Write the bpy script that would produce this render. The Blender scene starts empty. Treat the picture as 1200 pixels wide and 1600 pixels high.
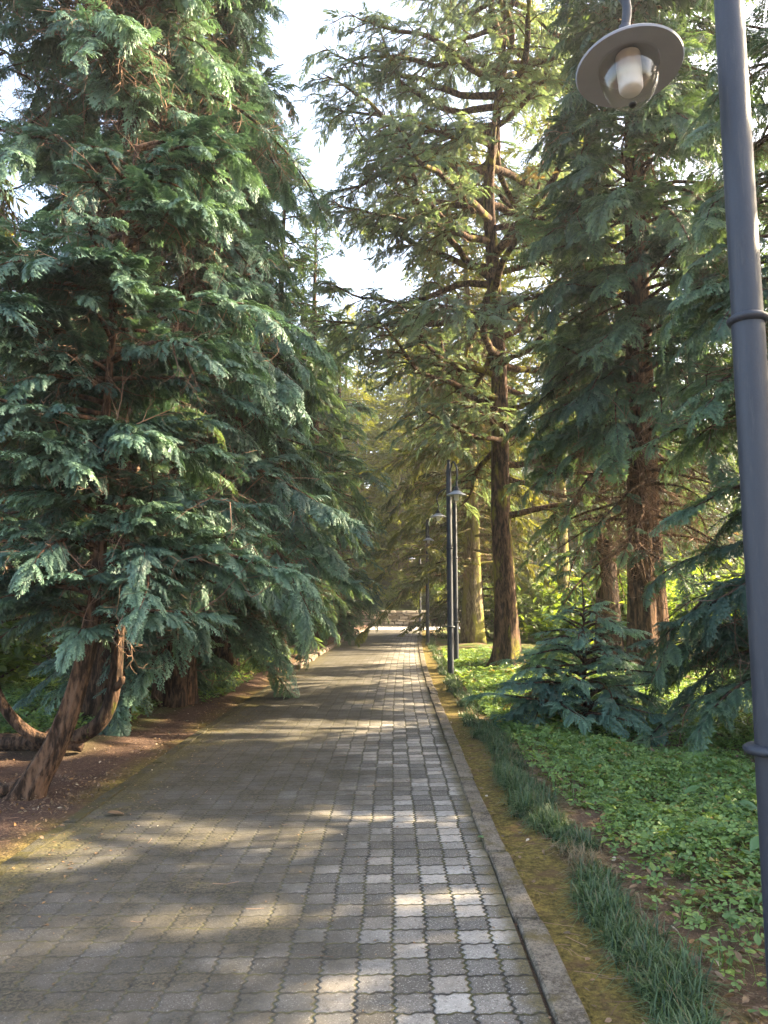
import bpy, math, random
import numpy as np
from mathutils import Vector, noise as mnoise

S = bpy.context.scene
R = math.radians
# ------------------------------------------------------------------ camera, sky, sun, exposure
CAM = np.array((0.0, 0.0, 1.6))
cam = bpy.data.cameras.new('camera')
cam.sensor_fit = 'VERTICAL'; cam.sensor_height = 24.0; cam.sensor_width = 18.0
cam.lens = 24.0 * 1164 / 1600
cam.clip_start = 0.05; cam.clip_end = 900
co = bpy.data.objects.new('camera', cam); S.collection.objects.link(co)
co.location = CAM; co.rotation_euler = (R(90 + 6.76), 0, R(0.64))
S.camera = co

SUN_AZ = 15.0      # degrees from +X towards +Y
SUN_EL = 33.0
SUN_STRENGTH = 4.9
SKY_STRENGTH = 0.13
EXPOSURE = 2.98
w = bpy.data.worlds.new('World'); S.world = w; w.use_nodes = True
nt = w.node_tree
sky = nt.nodes.new('ShaderNodeTexSky'); sky.sky_type = 'NISHITA'; sky.sun_disc = False
sky.sun_elevation = R(SUN_EL); sky.sun_rotation = R(90 - SUN_AZ)
sky.air_density = 1.0; sky.dust_density = 4.0; sky.ozone_density = 1.0
bg = nt.nodes['Background']; bg.inputs[1].default_value = SKY_STRENGTH
nt.links.new(sky.outputs[0], bg.inputs[0])
sl = bpy.data.lights.new('sun', 'SUN'); sl.energy = SUN_STRENGTH; sl.angle = R(0.55); sl.color = (1.0, 0.86, 0.62)
so = bpy.data.objects.new('sun', sl); S.collection.objects.link(so)
sd = Vector((math.cos(R(SUN_EL)) * math.cos(R(SUN_AZ)), math.cos(R(SUN_EL)) * math.sin(R(SUN_AZ)), math.sin(R(SUN_EL))))
so.rotation_euler = sd.to_track_quat('Z', 'Y').to_euler(); so.location = sd * 60
S.view_settings.view_transform = 'Standard'; S.view_settings.look = 'None'
S.view_settings.exposure = EXPOSURE; S.view_settings.gamma = 1.0
S.view_settings.use_curve_mapping = False
S.view_settings.use_white_balance = True; S.view_settings.white_balance_temperature = 7150; S.view_settings.white_balance_tint = 10   # the phone's balance for open shade
S.render.engine = 'CYCLES'
S.cycles.max_bounces = 7; S.cycles.diffuse_bounces = 4; S.cycles.glossy_bounces = 3
S.cycles.transmission_bounces = 5; S.cycles.transparent_max_bounces = 8
S.cycles.sample_clamp_indirect = 4.0

# ------------------------------------------------------------------ helpers
COL = S.collection


def path_x(y):
    y = np.asarray(y, float)
    return 0.0008 * np.maximum(0, y - 7.0) ** 2


def tag(o, label=None, cat=None, group=None, kind=None):
    if label: o['label'] = label
    if cat: o['category'] = cat
    if group: o['group'] = group
    if kind: o['kind'] = kind
    return o


def link(o, parent=None):
    COL.objects.link(o)
    if parent is not None: o.parent = parent
    return o


def empty(name, loc, label=None, cat=None, group=None):
    o = bpy.data.objects.new(name, None); COL.objects.link(o); o.location = loc
    o.empty_display_size = 0.2
    return tag(o, label, cat, group)


class MB:
    """collects polygons; build() links them as one mesh object"""
    def __init__(s): s.v = []; s.f3 = []; s.f4 = []; s.n = 0; s.attr = {}

    def add(s, V, F3=None, F4=None, **attrs):
        V = np.asarray(V, np.float32).reshape(-1, 3)
        if F3 is not None and len(F3): s.f3.append(np.asarray(F3, np.int32) + s.n)
        if F4 is not None and len(F4): s.f4.append(np.asarray(F4, np.int32) + s.n)
        for k, a in attrs.items():
            s.attr.setdefault(k, []).append((s.n, np.broadcast_to(np.asarray(a, np.float32), (len(V),))))
        s.v.append(V); s.n += len(V)
        return s

    def build(s, name, mat, parent=None, smooth=False, origin=None):
        V = np.concatenate(s.v)
        if origin is not None: V = V - np.asarray(origin, np.float32)
        f3 = np.concatenate(s.f3) if s.f3 else np.zeros((0, 3), np.int32)
        f4 = np.concatenate(s.f4) if s.f4 else np.zeros((0, 4), np.int32)
        me = bpy.data.meshes.new(name)
        me.vertices.add(len(V)); me.vertices.foreach_set('co', V.astype(np.float32).ravel())
        nl = f3.size + f4.size
        me.loops.add(nl); me.loops.foreach_set('vertex_index', np.concatenate([f3.ravel(), f4.ravel()]).astype(np.int32))
        npoly = len(f3) + len(f4)
        ls = np.concatenate([np.arange(len(f3)) * 3, f3.size + np.arange(len(f4)) * 4]).astype(np.int32)
        me.polygons.add(npoly); me.polygons.foreach_set('loop_start', ls)
        me.polygons.foreach_set('use_smooth', np.full(npoly, bool(smooth)))
        for k, parts in s.attr.items():
            arr = np.zeros(len(V), np.float32)
            for st, a in parts: arr[st:st + len(a)] = a
            at = me.attributes.new(k, 'FLOAT', 'POINT'); at.data.foreach_set('value', arr)
        me.update(calc_edges=True); me.validate()
        me.materials.append(mat)
        o = bpy.data.objects.new(name, me)
        if origin is not None and parent is None: o.location = origin
        return link(o, parent)


def frames(P):
    """parallel-transport frames along a polyline -> (N, B)"""
    P = np.asarray(P, float)
    T = np.gradient(P, axis=0); T /= np.linalg.norm(T, axis=1)[:, None] + 1e-9
    N = np.zeros_like(P)
    a = np.array((0, 0, 1.0)) if abs(T[0, 2]) < 0.9 else np.array((0, 1.0, 0))
    n = np.cross(T[0], a); n /= np.linalg.norm(n)
    for i in range(len(P)):
        n = n - T[i] * np.dot(n, T[i]); n /= np.linalg.norm(n) + 1e-9; N[i] = n
    return T, N, np.cross(T, N)


def tube(mb, P, rad, sides=8, cap=True, rfun=None):
    P = np.asarray(P, float); rad = np.broadcast_to(np.asarray(rad, float), (len(P),))
    T, N, B = frames(P)
    a = np.arange(sides) * 2 * math.pi / sides
    rr = rad[:, None] * np.ones(sides)[None]
    if rfun is not None: rr = rr * rfun(len(P), sides)
    V = P[:, None] + rr[..., None] * (np.cos(a)[None, :, None] * N[:, None] + np.sin(a)[None, :, None] * B[:, None])
    n = len(P)
    i = np.arange(n - 1)[:, None] * sides; j = np.arange(sides)[None]; k = (j + 1) % sides
    F = np.stack([i + j, i + k, i + sides + k, i + sides + j], -1).reshape(-1, 4)
    V = V.reshape(-1, 3); F3 = []
    if cap:
        c0 = len(V); V = np.vstack([V, P[0], P[-1]])
        for q in range(sides):
            F3.append((c0, (q + 1) % sides, q)); F3.append((c0 + 1, (n - 1) * sides + q, (n - 1) * sides + (q + 1) % sides))
    mb.add(V, F3, F)


def lathe(mb, prof, sides=32, centre=(0, 0, 0), M=None):
    prof = np.asarray(prof, float); a = np.arange(sides) * 2 * math.pi / sides
    V = np.stack([prof[:, None, 0] * np.cos(a), prof[:, None, 0] * np.sin(a), np.repeat(prof[:, None, 1], sides, 1)], -1).reshape(-1, 3)
    if M is not None: V = V @ np.asarray(M).T
    V = V + np.asarray(centre)
    n = len(prof)
    i = np.arange(n - 1)[:, None] * sides; j = np.arange(sides)[None]; k = (j + 1) % sides
    F = np.stack([i + j, i + k, i + sides + k, i + sides + j], -1).reshape(-1, 4)
    mb.add(V, None, F)


def smooth_path(pts, n):
    """Catmull-Rom through pts"""
    pts = np.asarray(pts, float)
    Q = np.vstack([2 * pts[0] - pts[1], pts, 2 * pts[-1] - pts[-2]])
    out = []
    m = len(pts) - 1
    for t in np.linspace(0, m - 1e-6, n):
        i = int(t); u = t - i
        p0, p1, p2, p3 = Q[i:i + 4]
        out.append(0.5 * (2 * p1 + (p2 - p0) * u + (2 * p0 - 5 * p1 + 4 * p2 - p3) * u * u + (3 * p1 - p0 - 3 * p2 + p3) * u ** 3))
    return np.array(out)


# ------------------------------------------------------------------ materials
class NT:
    def __init__(s, name):
        s.m = bpy.data.materials.new(name); s.m.use_nodes = True
        s.t = s.m.node_tree; s.t.nodes.clear()
        s.out = s.n('ShaderNodeOutputMaterial')

    def n(s, typ, **kw):
        x = s.t.nodes.new(typ)
        for k, v in kw.items(): setattr(x, k, v)
        return x

    def put(s, sock, v):
        if hasattr(v, 'is_output') or isinstance(v, bpy.types.NodeSocket): s.t.links.new(v, sock)
        elif v is not None: sock.default_value = v

    def math(s, op, a, b=None, c=None, clamp=False):
        x = s.n('ShaderNodeMath', operation=op); x.use_clamp = clamp
        s.put(x.inputs[0], a)
        if b is not None: s.put(x.inputs[1], b)
        if c is not None: s.put(x.inputs[2], c)
        return x.outputs[0]

    def noise(s, vec, scale, detail=4, rough=0.55, dim='3D'):
        x = s.n('ShaderNodeTexNoise'); x.noise_dimensions = dim
        if vec is not None: s.put(x.inputs['Vector'], vec)
        x.inputs['Scale'].default_value = scale; x.inputs['Detail'].default_value = detail; x.inputs['Roughness'].default_value = rough
        return x.outputs[0]

    def ramp(s, f, stops):
        x = s.n('ShaderNodeValToRGB'); s.put(x.inputs[0], f)
        e = x.color_ramp.elements
        while len(e) < len(stops): e.new(0.5)
        for q, (p, c) in zip(e, stops):
            q.position = p; q.color = (*c, 1) if len(c) == 3 else c
        return x.outputs[0]

    def mix(s, f, a, b, blend='MIX'):
        x = s.n('ShaderNodeMix', data_type='RGBA', blend_type=blend)
        s.put(x.inputs[0], f)
        for sock, v in ((x.inputs[6], a), (x.inputs[7], b)):
            s.put(sock, (*v, 1) if isinstance(v, tuple) and len(v) == 3 else v)
        return x.outputs[2]

    def smooth(s, v, lo, hi):
        x = s.n('ShaderNodeMapRange'); x.interpolation_type = 'SMOOTHSTEP'
        s.put(x.inputs[0], v); x.inputs[1].default_value = lo; x.inputs[2].default_value = hi
        return x.outputs[0]

    def attr(s, name):
        x = s.n('ShaderNodeAttribute'); x.attribute_name = name
        return x.outputs['Fac']

    def mapping(s, vec, scale):
        x = s.n('ShaderNodeMapping'); s.put(x.inputs[0], vec); x.inputs['Scale'].default_value = scale
        return x.outputs[0]

    def bump(s, h, strength, dist, normal=None):
        x = s.n('ShaderNodeBump'); s.put(x.inputs['Height'], h)
        x.inputs['Strength'].default_value = strength; x.inputs['Distance'].default_value = dist
        if normal is not None: s.put(x.inputs['Normal'], normal)
        return x.outputs[0]

    def bsdf(s, col, rough=0.8, spec=0.3, normal=None, metal=0.0):
        b = s.n('ShaderNodeBsdfPrincipled')
        s.put(b.inputs['Base Color'], (*col, 1) if isinstance(col, tuple) else col)
        s.put(b.inputs['Roughness'], rough); b.inputs['Specular IOR Level'].default_value = spec
        b.inputs['Metallic'].default_value = metal
        if normal is not None: s.put(b.inputs['Normal'], normal)
        return b.outputs[0]

    def end(s, sh): s.t.links.new(sh, s.out.inputs[0]); return s.m


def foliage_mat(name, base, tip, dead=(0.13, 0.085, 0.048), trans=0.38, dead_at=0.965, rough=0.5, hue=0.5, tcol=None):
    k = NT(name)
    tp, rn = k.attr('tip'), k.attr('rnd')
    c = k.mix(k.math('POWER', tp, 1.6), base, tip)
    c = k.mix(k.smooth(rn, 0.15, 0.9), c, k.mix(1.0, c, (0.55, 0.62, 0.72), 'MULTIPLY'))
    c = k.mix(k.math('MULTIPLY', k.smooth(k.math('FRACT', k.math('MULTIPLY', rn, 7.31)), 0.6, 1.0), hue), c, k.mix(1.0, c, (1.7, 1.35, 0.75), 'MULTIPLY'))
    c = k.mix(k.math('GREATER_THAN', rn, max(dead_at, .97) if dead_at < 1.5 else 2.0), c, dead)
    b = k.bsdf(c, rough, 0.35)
    t = k.n('ShaderNodeBsdfTranslucent')
    k.t.links.new(k.mix(1.0, c, tcol or (1.9, 1.7, 0.7), 'MULTIPLY'), t.inputs[0])
    m = k.n('ShaderNodeMixShader'); m.inputs[0].default_value = trans
    k.t.links.new(b, m.inputs[1]); k.t.links.new(t.outputs[0], m.inputs[2])
    return k.end(m.outputs[0])


def bark_mat(name, dark, light, moss=0.0, mosscol=(0.16, 0.17, 0.03), sc=1.0):
    k = NT(name)
    tc = k.n('ShaderNodeTexCoord').outputs['Object']
    p = k.mapping(tc, (9 * sc, 9 * sc, 1.9 * sc))
    n1 = k.noise(p, 1.6, 6, 0.65)
    n2 = k.noise(k.mapping(tc, (28 * sc, 28 * sc, 7.0 * sc)), 1.3, 5, 0.6)
    h = k.math('ADD', k.math('MULTIPLY', n1, 0.65), k.math('MULTIPLY', n2, 0.35))
    c = k.mix(k.smooth(h, 0.42, 0.60), dark, light)
    c = k.mix(k.math('MULTIPLY', k.smooth(k.noise(tc, 2.1, 3), 0.5, 0.72), 0.5), c, k.mix(1.0, c, (0.9, 1.0, 1.05), 'MULTIPLY'))
    if moss > 0:
        mm = k.smooth(k.noise(k.mapping(tc, (1.6, 1.6, 0.5)), 1.7, 5, 0.7), 0.62 - 0.25 * moss, 0.72 - 0.2 * moss)
        c = k.mix(mm, c, k.mix(n2, mosscol, k.mix(1.0, (mosscol), (0.5, 0.55, 0.4), 'MULTIPLY')))
    nb = k.bump(h, 1.0, 0.06)
    return k.end(k.bsdf(c, 0.9, 0.15, nb))


M = {}
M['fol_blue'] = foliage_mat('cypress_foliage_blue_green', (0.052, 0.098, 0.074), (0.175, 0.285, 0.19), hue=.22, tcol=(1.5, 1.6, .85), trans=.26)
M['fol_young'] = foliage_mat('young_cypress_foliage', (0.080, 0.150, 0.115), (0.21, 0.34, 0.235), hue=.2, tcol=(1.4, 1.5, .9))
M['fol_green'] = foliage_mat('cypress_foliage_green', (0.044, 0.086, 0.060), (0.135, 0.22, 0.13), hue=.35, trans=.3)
M['fol_grey'] = foliage_mat('cypress_foliage_grey_olive', (0.120, 0.170, 0.138), (0.25, 0.31, 0.215), dead=(0.22, 0.15, 0.085), hue=.25, tcol=(1.65, 1.65, .7), trans=.4)
M['fol_olive'] = foliage_mat('cypress_foliage_olive', (0.07, 0.085, 0.032), (0.15, 0.165, 0.055), dead_at=0.88, dead=(0.19, 0.11, 0.045))
M['fol_far'] = foliage_mat('far_foliage', (0.06, 0.10, 0.04), (0.14, 0.20, 0.06), trans=0.45)
M['fol_sunlit'] = foliage_mat('sunlit_yellow_foliage', (0.12, 0.15, 0.03), (0.20, 0.22, 0.045), trans=.5)  # sunlit variant: the sun's yellow is put into the leaf colour
M['fol_shrub'] = foliage_mat('shrub_foliage', (0.09, 0.15, 0.04), (0.17, 0.25, 0.06), trans=0.5)
M['bark_red'] = bark_mat('bark_reddish', (0.026, 0.016, 0.011), (0.165, 0.094, 0.058))
M['bark_dark'] = bark_mat('bark_dark', (0.018, 0.012, 0.009), (0.115, 0.068, 0.045), moss=0.15)
M['bark_moss'] = bark_mat('bark_mossy', (0.022, 0.014, 0.010), (0.14, 0.082, 0.055), moss=0.42, mosscol=(0.24, 0.21, 0.04))
M['bark_pale'] = bark_mat('bark_pale', (0.09, 0.065, 0.04), (0.30, 0.24, 0.15), moss=0.7, mosscol=(0.27, 0.24, 0.06))
k = NT('dead_twig'); rn = k.attr('rnd')
M['twig'] = k.end(k.bsdf(k.mix(rn, (0.055, 0.035, 0.026), (0.27, 0.17, 0.12)), 0.9, 0.1))

# ------------------------------------------------------------------ foliage templates
# A plume is a drooping frond: midrib along +x, pinnae to both sides hanging down, each pinna a toothed blade.
def plume_template(seed, npin, teeth, droop, hang, width=0.34, ribw=0.006):
    rng = np.random.default_rng(seed)
    V, F, tip = [], [], []

    def rib(s): return np.array((s - 0.10 * droop * s ** 3, 0.03 * math.sin(3 * s + seed), -0.42 * droop * s ** 2.2))
    # midrib ribbon
    ns = 5
    for i in range(ns + 1):
        s = i / ns; p = rib(s); wv = ribw * (1 - 0.7 * s)
        V += [p + (0, wv, 0), p - (0, wv, 0)]; tip += [0.05, 0.05]
    for i in range(ns):
        a = 2 * i; F += [(a, a + 1, a + 3), (a, a + 3, a + 2)]
    for i in range(npin):
        s = 0.05 + 0.95 * (i + 0.5) / npin
        prof = min(1.0, 0.35 + 2.2 * s) * (1 - s) ** 0.62 + 0.10
        for side in (-1, 1):
            L = width * prof * rng.uniform(0.75, 1.2)
            p0 = rib(min(1, s + 0.02 * side * rng.random()))
            ang = R(rng.uniform(38, 58)) * (1 - 0.45 * s)
            d = np.array((math.cos(ang), side * math.sin(ang), 0.08 + rng.uniform(-.14, .14)))
            d /= np.linalg.norm(d)
            hg = hang * rng.uniform(0.6, 1.3)
            up = np.array((0, 0, 1.0)); sd_ = np.cross(up, d); sd_ /= np.linalg.norm(sd_)
            tw = rng.uniform(-0.5, 0.5)
            bl = sd_ * math.cos(tw) + up * math.sin(tw)

            def pc(t): return p0 + L * (d * (t - 0.12 * hg * t * t) + np.array((0, 0, -0.55 * hg * t * t)))
            w0 = L * (0.235 if teeth > 1 else 0.17)
            base = len(V)
            if teeth <= 1:
                V += [pc(0), pc(0.5) + bl * w0, pc(0.45) - bl * w0, pc(1.0)]; tip += [0.1, 0.5, 0.5, 1.0]
                F += [(base, base + 2, base + 3), (base, base + 3, base + 1)]
            else:
                for q in range(teeth + 1):
                    V.append(pc(q / teeth)); tip.append(0.15 + 0.85 * q / teeth)
                for q in range(teeth):
                    t = q / teeth
                    for sg in (-1, 1):
                        wq = w0 * (0.45 + 1.6 * t) * (1.05 - t) * 1.25 * rng.uniform(0.8, 1.15)
                        o = pc(min(1.08, (q + 1.25) / teeth)) + sg * bl * wq
                        V.append(o + np.array((0, 0, -0.12 * wq))); tip.append(0.35 + 0.65 * (q + 1) / teeth)
                        F.append((base + q, base + q + 1, len(V) - 1) if sg > 0 else (base + q + 1, base + q, len(V) - 1))
    return np.array(V, np.float32), np.array(F, np.int32), np.array(tip, np.float32)


NVAR = 6
LOD = []
for spec in ((19, 4), (14, 3), (10, 1), (6, 1)):
    LOD.append([plume_template(11 * v + spec[0], spec[0], spec[1], (0.5, 0.8, 1.1, 0.7, 1.3, 0.35)[v], (0.8, 1.1, 1.4, 1.0, 1.3, .7)[v],
                               width=(0.34 if spec[0] > 8 else 0.42) * (1, .85, 1.12, .7, 1.0, 1.25)[v]) for v in range(NVAR)])


def place(mb, tmpl, X, Z, O, scale, rnd, tipk=None):
    """many copies of one template: X along, Z up (unit vectors, n x 3)"""
    V, F, tip = tmpl
    Y = np.cross(Z, X)
    Mx = np.stack([X, Y, Z], -1) * scale[:, None, None]      # columns
    P = np.einsum('nij,vj->nvi', Mx, V) + O[:, None]
    n, v = len(O), len(V)
    FF = (F[None] + (np.arange(n) * v)[:, None, None]).reshape(-1, 3)
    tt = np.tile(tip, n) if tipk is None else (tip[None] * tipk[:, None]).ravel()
    mb.add(P.reshape(-1, 3), FF, None, tip=tt, rnd=np.repeat(rnd, v))


def unit(a): return a / (np.linalg.norm(a, axis=-1, keepdims=True) + 1e-9)


def twig_template(seed):
    rng = np.random.default_rng(seed); mb = MB()
    def seg(p, d, L, r, depth):
        pts = [p]
        for i in range(4):
            d = unit(d + rng.normal(0, .22, 3) + np.array((0, 0, -.05))); pts.append(pts[-1] + d * L / 4)
        tube(mb, pts, np.linspace(r, r * .35, 5), 3, False)
        if depth:
            for i in range(1, 5):
                if rng.random() < .85: seg(pts[i], unit(d + rng.normal(0, .7, 3)), L * rng.uniform(.35, .6), r * .55, depth - 1)
    seg(np.zeros(3), np.array((1., 0, 0.)), 1.0, 0.012, 2)
    V = np.concatenate(mb.v); F = np.concatenate(mb.f4)
    F3 = np.concatenate([F[:, [0, 1, 2]], F[:, [0, 2, 3]]])
    return V, F3, np.zeros(len(V), np.float32)


TWIGS = [twig_template(s) for s in range(4)]


class Tree:
    def __init__(s, seed, lod=None):
        s.rng = np.random.default_rng(seed); s.wood = MB(); s.leaf = MB(); s.twig = MB(); s.pl = []; s.tw = []; s.lod = lod

    def trunk(s, P, rad, sides=14, ridge=0.12, flare=0.0):
        P = np.asarray(P, float); n = len(P); rng = s.rng; s.P = P
        ph = rng.uniform(0, 6.28, 6)

        def rf(n_, m_):
            a = np.arange(m_) * 2 * math.pi / m_
            zz = np.linspace(0, 1, n_)[:, None]
            x = 1 + ridge * (0.5 * np.sin(3 * a + ph[0] + 2 * zz) + 0.35 * np.sin(5 * a + ph[1] - 3 * zz) + 0.3 * np.sin(8 * a + ph[2] + 4 * zz) + 0.25 * np.sin(13 * a + ph[3]))
            x = x + flare * np.exp(-zz * n_ / 3.2) * (0.55 + 0.45 * np.sin(5 * a + ph[4]))
            return x
        tube(s.wood, P, rad, sides, True, rf)

    def at(s, z):
        i = int(np.clip(np.searchsorted(s.P[:, 2], z), 1, len(s.P) - 1))
        a, b = s.P[i - 1], s.P[i]
        u = np.clip((z - a[2]) / max(1e-6, b[2] - a[2]), 0, 1)
        return a + (b - a) * u

    def bough(s, p0, th, L, rise=0.2, droop=0.5, pl=0.7, r0=None, start=0.25, gap=0.14, wig=0.05, sides=5, spread=52, tuft=1.0, dead=0.0, curl=0.0, brown=0.006):
        rng = s.rng
        n = 9; t = np.linspace(0, 1, n)
        h = np.array((math.cos(th), math.sin(th), 0)); q = np.array((-h[1], h[0], 0))
        w1 = rng.normal(0, wig, 2)
        lat = L * (w1[0] * np.sin(math.pi * t) + w1[1] * t * t) * 2
        z = L * (rise * t - droop * t * t + curl * t ** 4) + L * wig * .6 * np.sin(t * 7 + rng.uniform(0, 6)) * t
        P = p0 + (L * t * (1 - .08 * t))[:, None] * h + lat[:, None] * q + z[:, None] * np.array((0, 0, 1.0))
        brnd = rng.random(); browned = rng.random() < brown
        r0 = r0 or 0.009 + 0.0105 * L
        tube(s.wood, P, r0 * (1 - t) ** .8 + 0.004, sides, False)
        T = unit(np.gradient(P, axis=0))
        npl = max(2, int(L * (1 - start) / gap * tuft))
        for side in (-1, 1):
            u = start + (1 - start) * (np.arange(npl) + rng.uniform(0, 1, npl)) / npl
            u = np.clip(u, 0, .985)
            pos = np.stack([np.interp(u, t, P[:, i]) for i in range(3)], -1)
            tan = unit(np.stack([np.interp(u, t, T[:, i]) for i in range(3)], -1))
            sv = unit(np.cross(np.array((0, 0, 1.0)), tan)) * side
            a = np.radians(rng.normal(spread, 13, npl)) * (1.08 - .45 * u)
            d = unit(tan * np.cos(a)[:, None] + sv * np.sin(a)[:, None] + np.stack([np.zeros(npl), np.zeros(npl), rng.normal(0.08, .24, npl)], -1))
            ln = pl * (1.12 - .55 * u) * rng.uniform(.65, 1.2, npl)
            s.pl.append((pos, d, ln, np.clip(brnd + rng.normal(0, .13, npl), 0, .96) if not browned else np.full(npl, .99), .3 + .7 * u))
        # terminal plume and a few riding on top of the axis
        s.pl.append((P[-2:-1] * 1.0, unit(T[-1:] + [[0, 0, .1]]), np.array([pl * .95]), np.array([min(brnd, .96)]), np.array([1.0])))
        if dead > 0:
            m = rng.poisson(dead * L * 4)
            if m:
                u = rng.uniform(.04, .75, m)
                pos = np.stack([np.interp(u, t, P[:, i]) for i in range(3)], -1)
                d = unit(np.stack([np.interp(u, t, T[:, i]) for i in range(3)], -1) * .5 + rng.normal(0, .7, (m, 3)) + [0, 0, -.35])
                s.tw.append((pos, d, rng.uniform(.3, .95, m) * min(1, .45 + .2 * L)))
        return P

    def limb(s, p0, th, L, rise, r0, nb, bl, pl, side_up=.1, **kw):
        """a crooked main limb carrying its own boughs"""
        rng = s.rng; n = 16; t = np.linspace(0, 1, n)
        a = th + np.cumsum(rng.normal(0, .16, n)); e = rise + np.cumsum(rng.normal(0, .16, n)) + .5 * t
        e = np.clip(e, -.35, 1.25)
        st = np.stack([np.cos(a) * np.cos(e), np.sin(a) * np.cos(e), np.sin(e)], -1) * L / (n - 1)
        P = p0 + np.vstack([np.zeros(3), np.cumsum(st, 0)[:-1]])
        tube(s.wood, P, r0 * (1 - t) ** .75 + .008, 8, False)
        for q in range(nb):
            u = .22 + .76 * (q + rng.random()) / nb
            p = np.array([np.interp(u, t, P[:, i]) for i in range(3)])
            aa = np.interp(u, t, a) + (1 if q % 2 else -1) * rng.uniform(.3, 1.4)
            s.bough(p, aa, bl * rng.uniform(.6, 1.25) * (1.15 - .4 * u), pl=pl * rng.uniform(.8, 1.2), rise=side_up + rng.normal(0, .15), r0=.016, **kw)

    def crown(s, z0, z1, n, rad, pl=0.7, th0=None, arc=math.pi, lobe=1, **kw):
        rng = s.rng; th = rng.uniform(0, 6.28)
        for i in range(n):
            if i % lobe == 0:          # boughs gather in shelves with open gaps between them
                f0 = (i + rng.uniform(0, lobe)) / n
                th += 2.39996 + rng.normal(0, .3)
                lsc = rng.uniform(.72, 1.12)
            f = min(.999, max(0, f0 + (rng.normal(0, .22) / (z1 - z0) if lobe > 1 else 0)))
            z = z0 + (z1 - z0) * f
            a = th + (rng.normal(0, .42) if lobe > 1 else 0) if th0 is None else th0 + arc * (((th / 6.2832) % 1.0) * 2 - 1)
            L = rad(f, a) * (rng.uniform(.72, 1.15) if lobe == 1 else lsc * rng.uniform(.75, 1.05))
            k2 = dict(kw)
            k2['rise'] = kw.get('rise', .2) + rng.normal(0, .12) + .35 * max(0, f - .6)
            k2['droop'] = kw.get('droop', .5) * rng.uniform(.6, 1.3)
            s.bough(s.at(z), a, L, pl=pl * rng.uniform(.68, 1.3) * (1 if L > 1.2 else max(.5, L / 1.2)), **k2)

    def finish(s, root, mat_leaf, mat_bark, mat_twig, base, smooth_trunk=True):
        rng = s.rng
        pos = np.concatenate([p[0] for p in s.pl]); d = np.concatenate([p[1] for p in s.pl]); ln = np.concatenate([p[2] for p in s.pl]); rnd = np.concatenate([p[3] for p in s.pl]); tk = np.concatenate([p[4] for p in s.pl])
        n = len(pos)
        Z = np.array((0, 0, 1.0)) + rng.normal(0, .22, (n, 3))
        Z = unit(Z - d * np.sum(Z * d, 1)[:, None])
        var = rng.integers(0, NVAR, n)
        dist = np.linalg.norm(pos - CAM, axis=1)
        lod = np.full(n, s.lod) if s.lod is not None else np.digitize(dist, (9.0, 16.0, 30.0))
        for l in range(4):
            for v in range(NVAR):
                k_ = (lod == l) & (var == v)
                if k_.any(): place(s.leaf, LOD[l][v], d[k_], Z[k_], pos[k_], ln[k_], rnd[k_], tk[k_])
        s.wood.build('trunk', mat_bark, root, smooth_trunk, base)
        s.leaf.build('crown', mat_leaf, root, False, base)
        if s.tw:
            pos = np.concatenate([p[0] for p in s.tw]); d = np.concatenate([p[1] for p in s.tw]); ln = np.concatenate([p[2] for p in s.tw])
            n = len(pos); Z = rng.normal(0, 1, (n, 3)); Z = unit(Z - d * np.sum(Z * d, 1)[:, None]); rnd = rng.random(n); var = rng.integers(0, 4, n)
            for v in range(4):
                k_ = var == v
                if k_.any(): place(s.twig, TWIGS[v], d[k_], Z[k_], pos[k_], ln[k_], rnd[k_])
            s.twig.build('dead_twigs', mat_twig, root, False, base)
        s.pl = s.tw = None


def straight_trunk(base, h, lean=(0, 0), n=26, wob=0.12, rng=None):
    z = np.linspace(0, 1, n) ** 1.15
    rng = rng or np.random.default_rng(0)
    a, b = rng.uniform(0, 6, 2)
    x = base[0] + lean[0] * z + wob * np.sin(z * 5 + a) * z
    y = base[1] + lean[1] * z + wob * np.cos(z * 4 + b) * z
    return np.stack([x, y, base[2] - .08 + z * h], -1)


def simple_tree(name, base, h, r, label, cat, group, leaf, bark, seed, z0, n, rad, pl=.7, lean=(0, 0), lod=None, dead=.3, ridge=.12, taper=.95, flare=.5, sides=14, **kw):
    root = empty(name, base, label, cat, group)
    t = Tree(seed, lod)
    P = straight_trunk(base, h, lean, rng=np.random.default_rng(seed))
    f = np.linspace(0, 1, len(P)) ** 1.15
    t.trunk(P, r * (1 - taper * f), sides, ridge, flare)
    t.crown(z0, h * .985, n, rad, pl, dead=dead, **kw)
    for q in range(14):
        t.bough(t.at(h * (.86 + .01 * q)), q * 2.4, .9 - .03 * q, .9, .5, pl * .6, gap=.12, start=.05, tuft=.8)
    t.pl.append((np.array([t.P[-1]]), np.array([[.1, .1, .98]]), np.array([.8]), np.array([.4]), np.array([1.0])))
    t.finish(root, M[leaf], M[bark], M['twig'], base)
    return root


def copy_tree(src, loc, rz, sc, label=None, group=None):
    c = src.copy(); COL.objects.link(c); c.location = loc; c.rotation_euler = (0, 0, rz); c.scale = (sc, sc, sc)
    if label: c['label'] = label
    if group: c['group'] = group
    for ch in src.children:
        d = ch.copy(); COL.objects.link(d); d.parent = c
    return c

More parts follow.
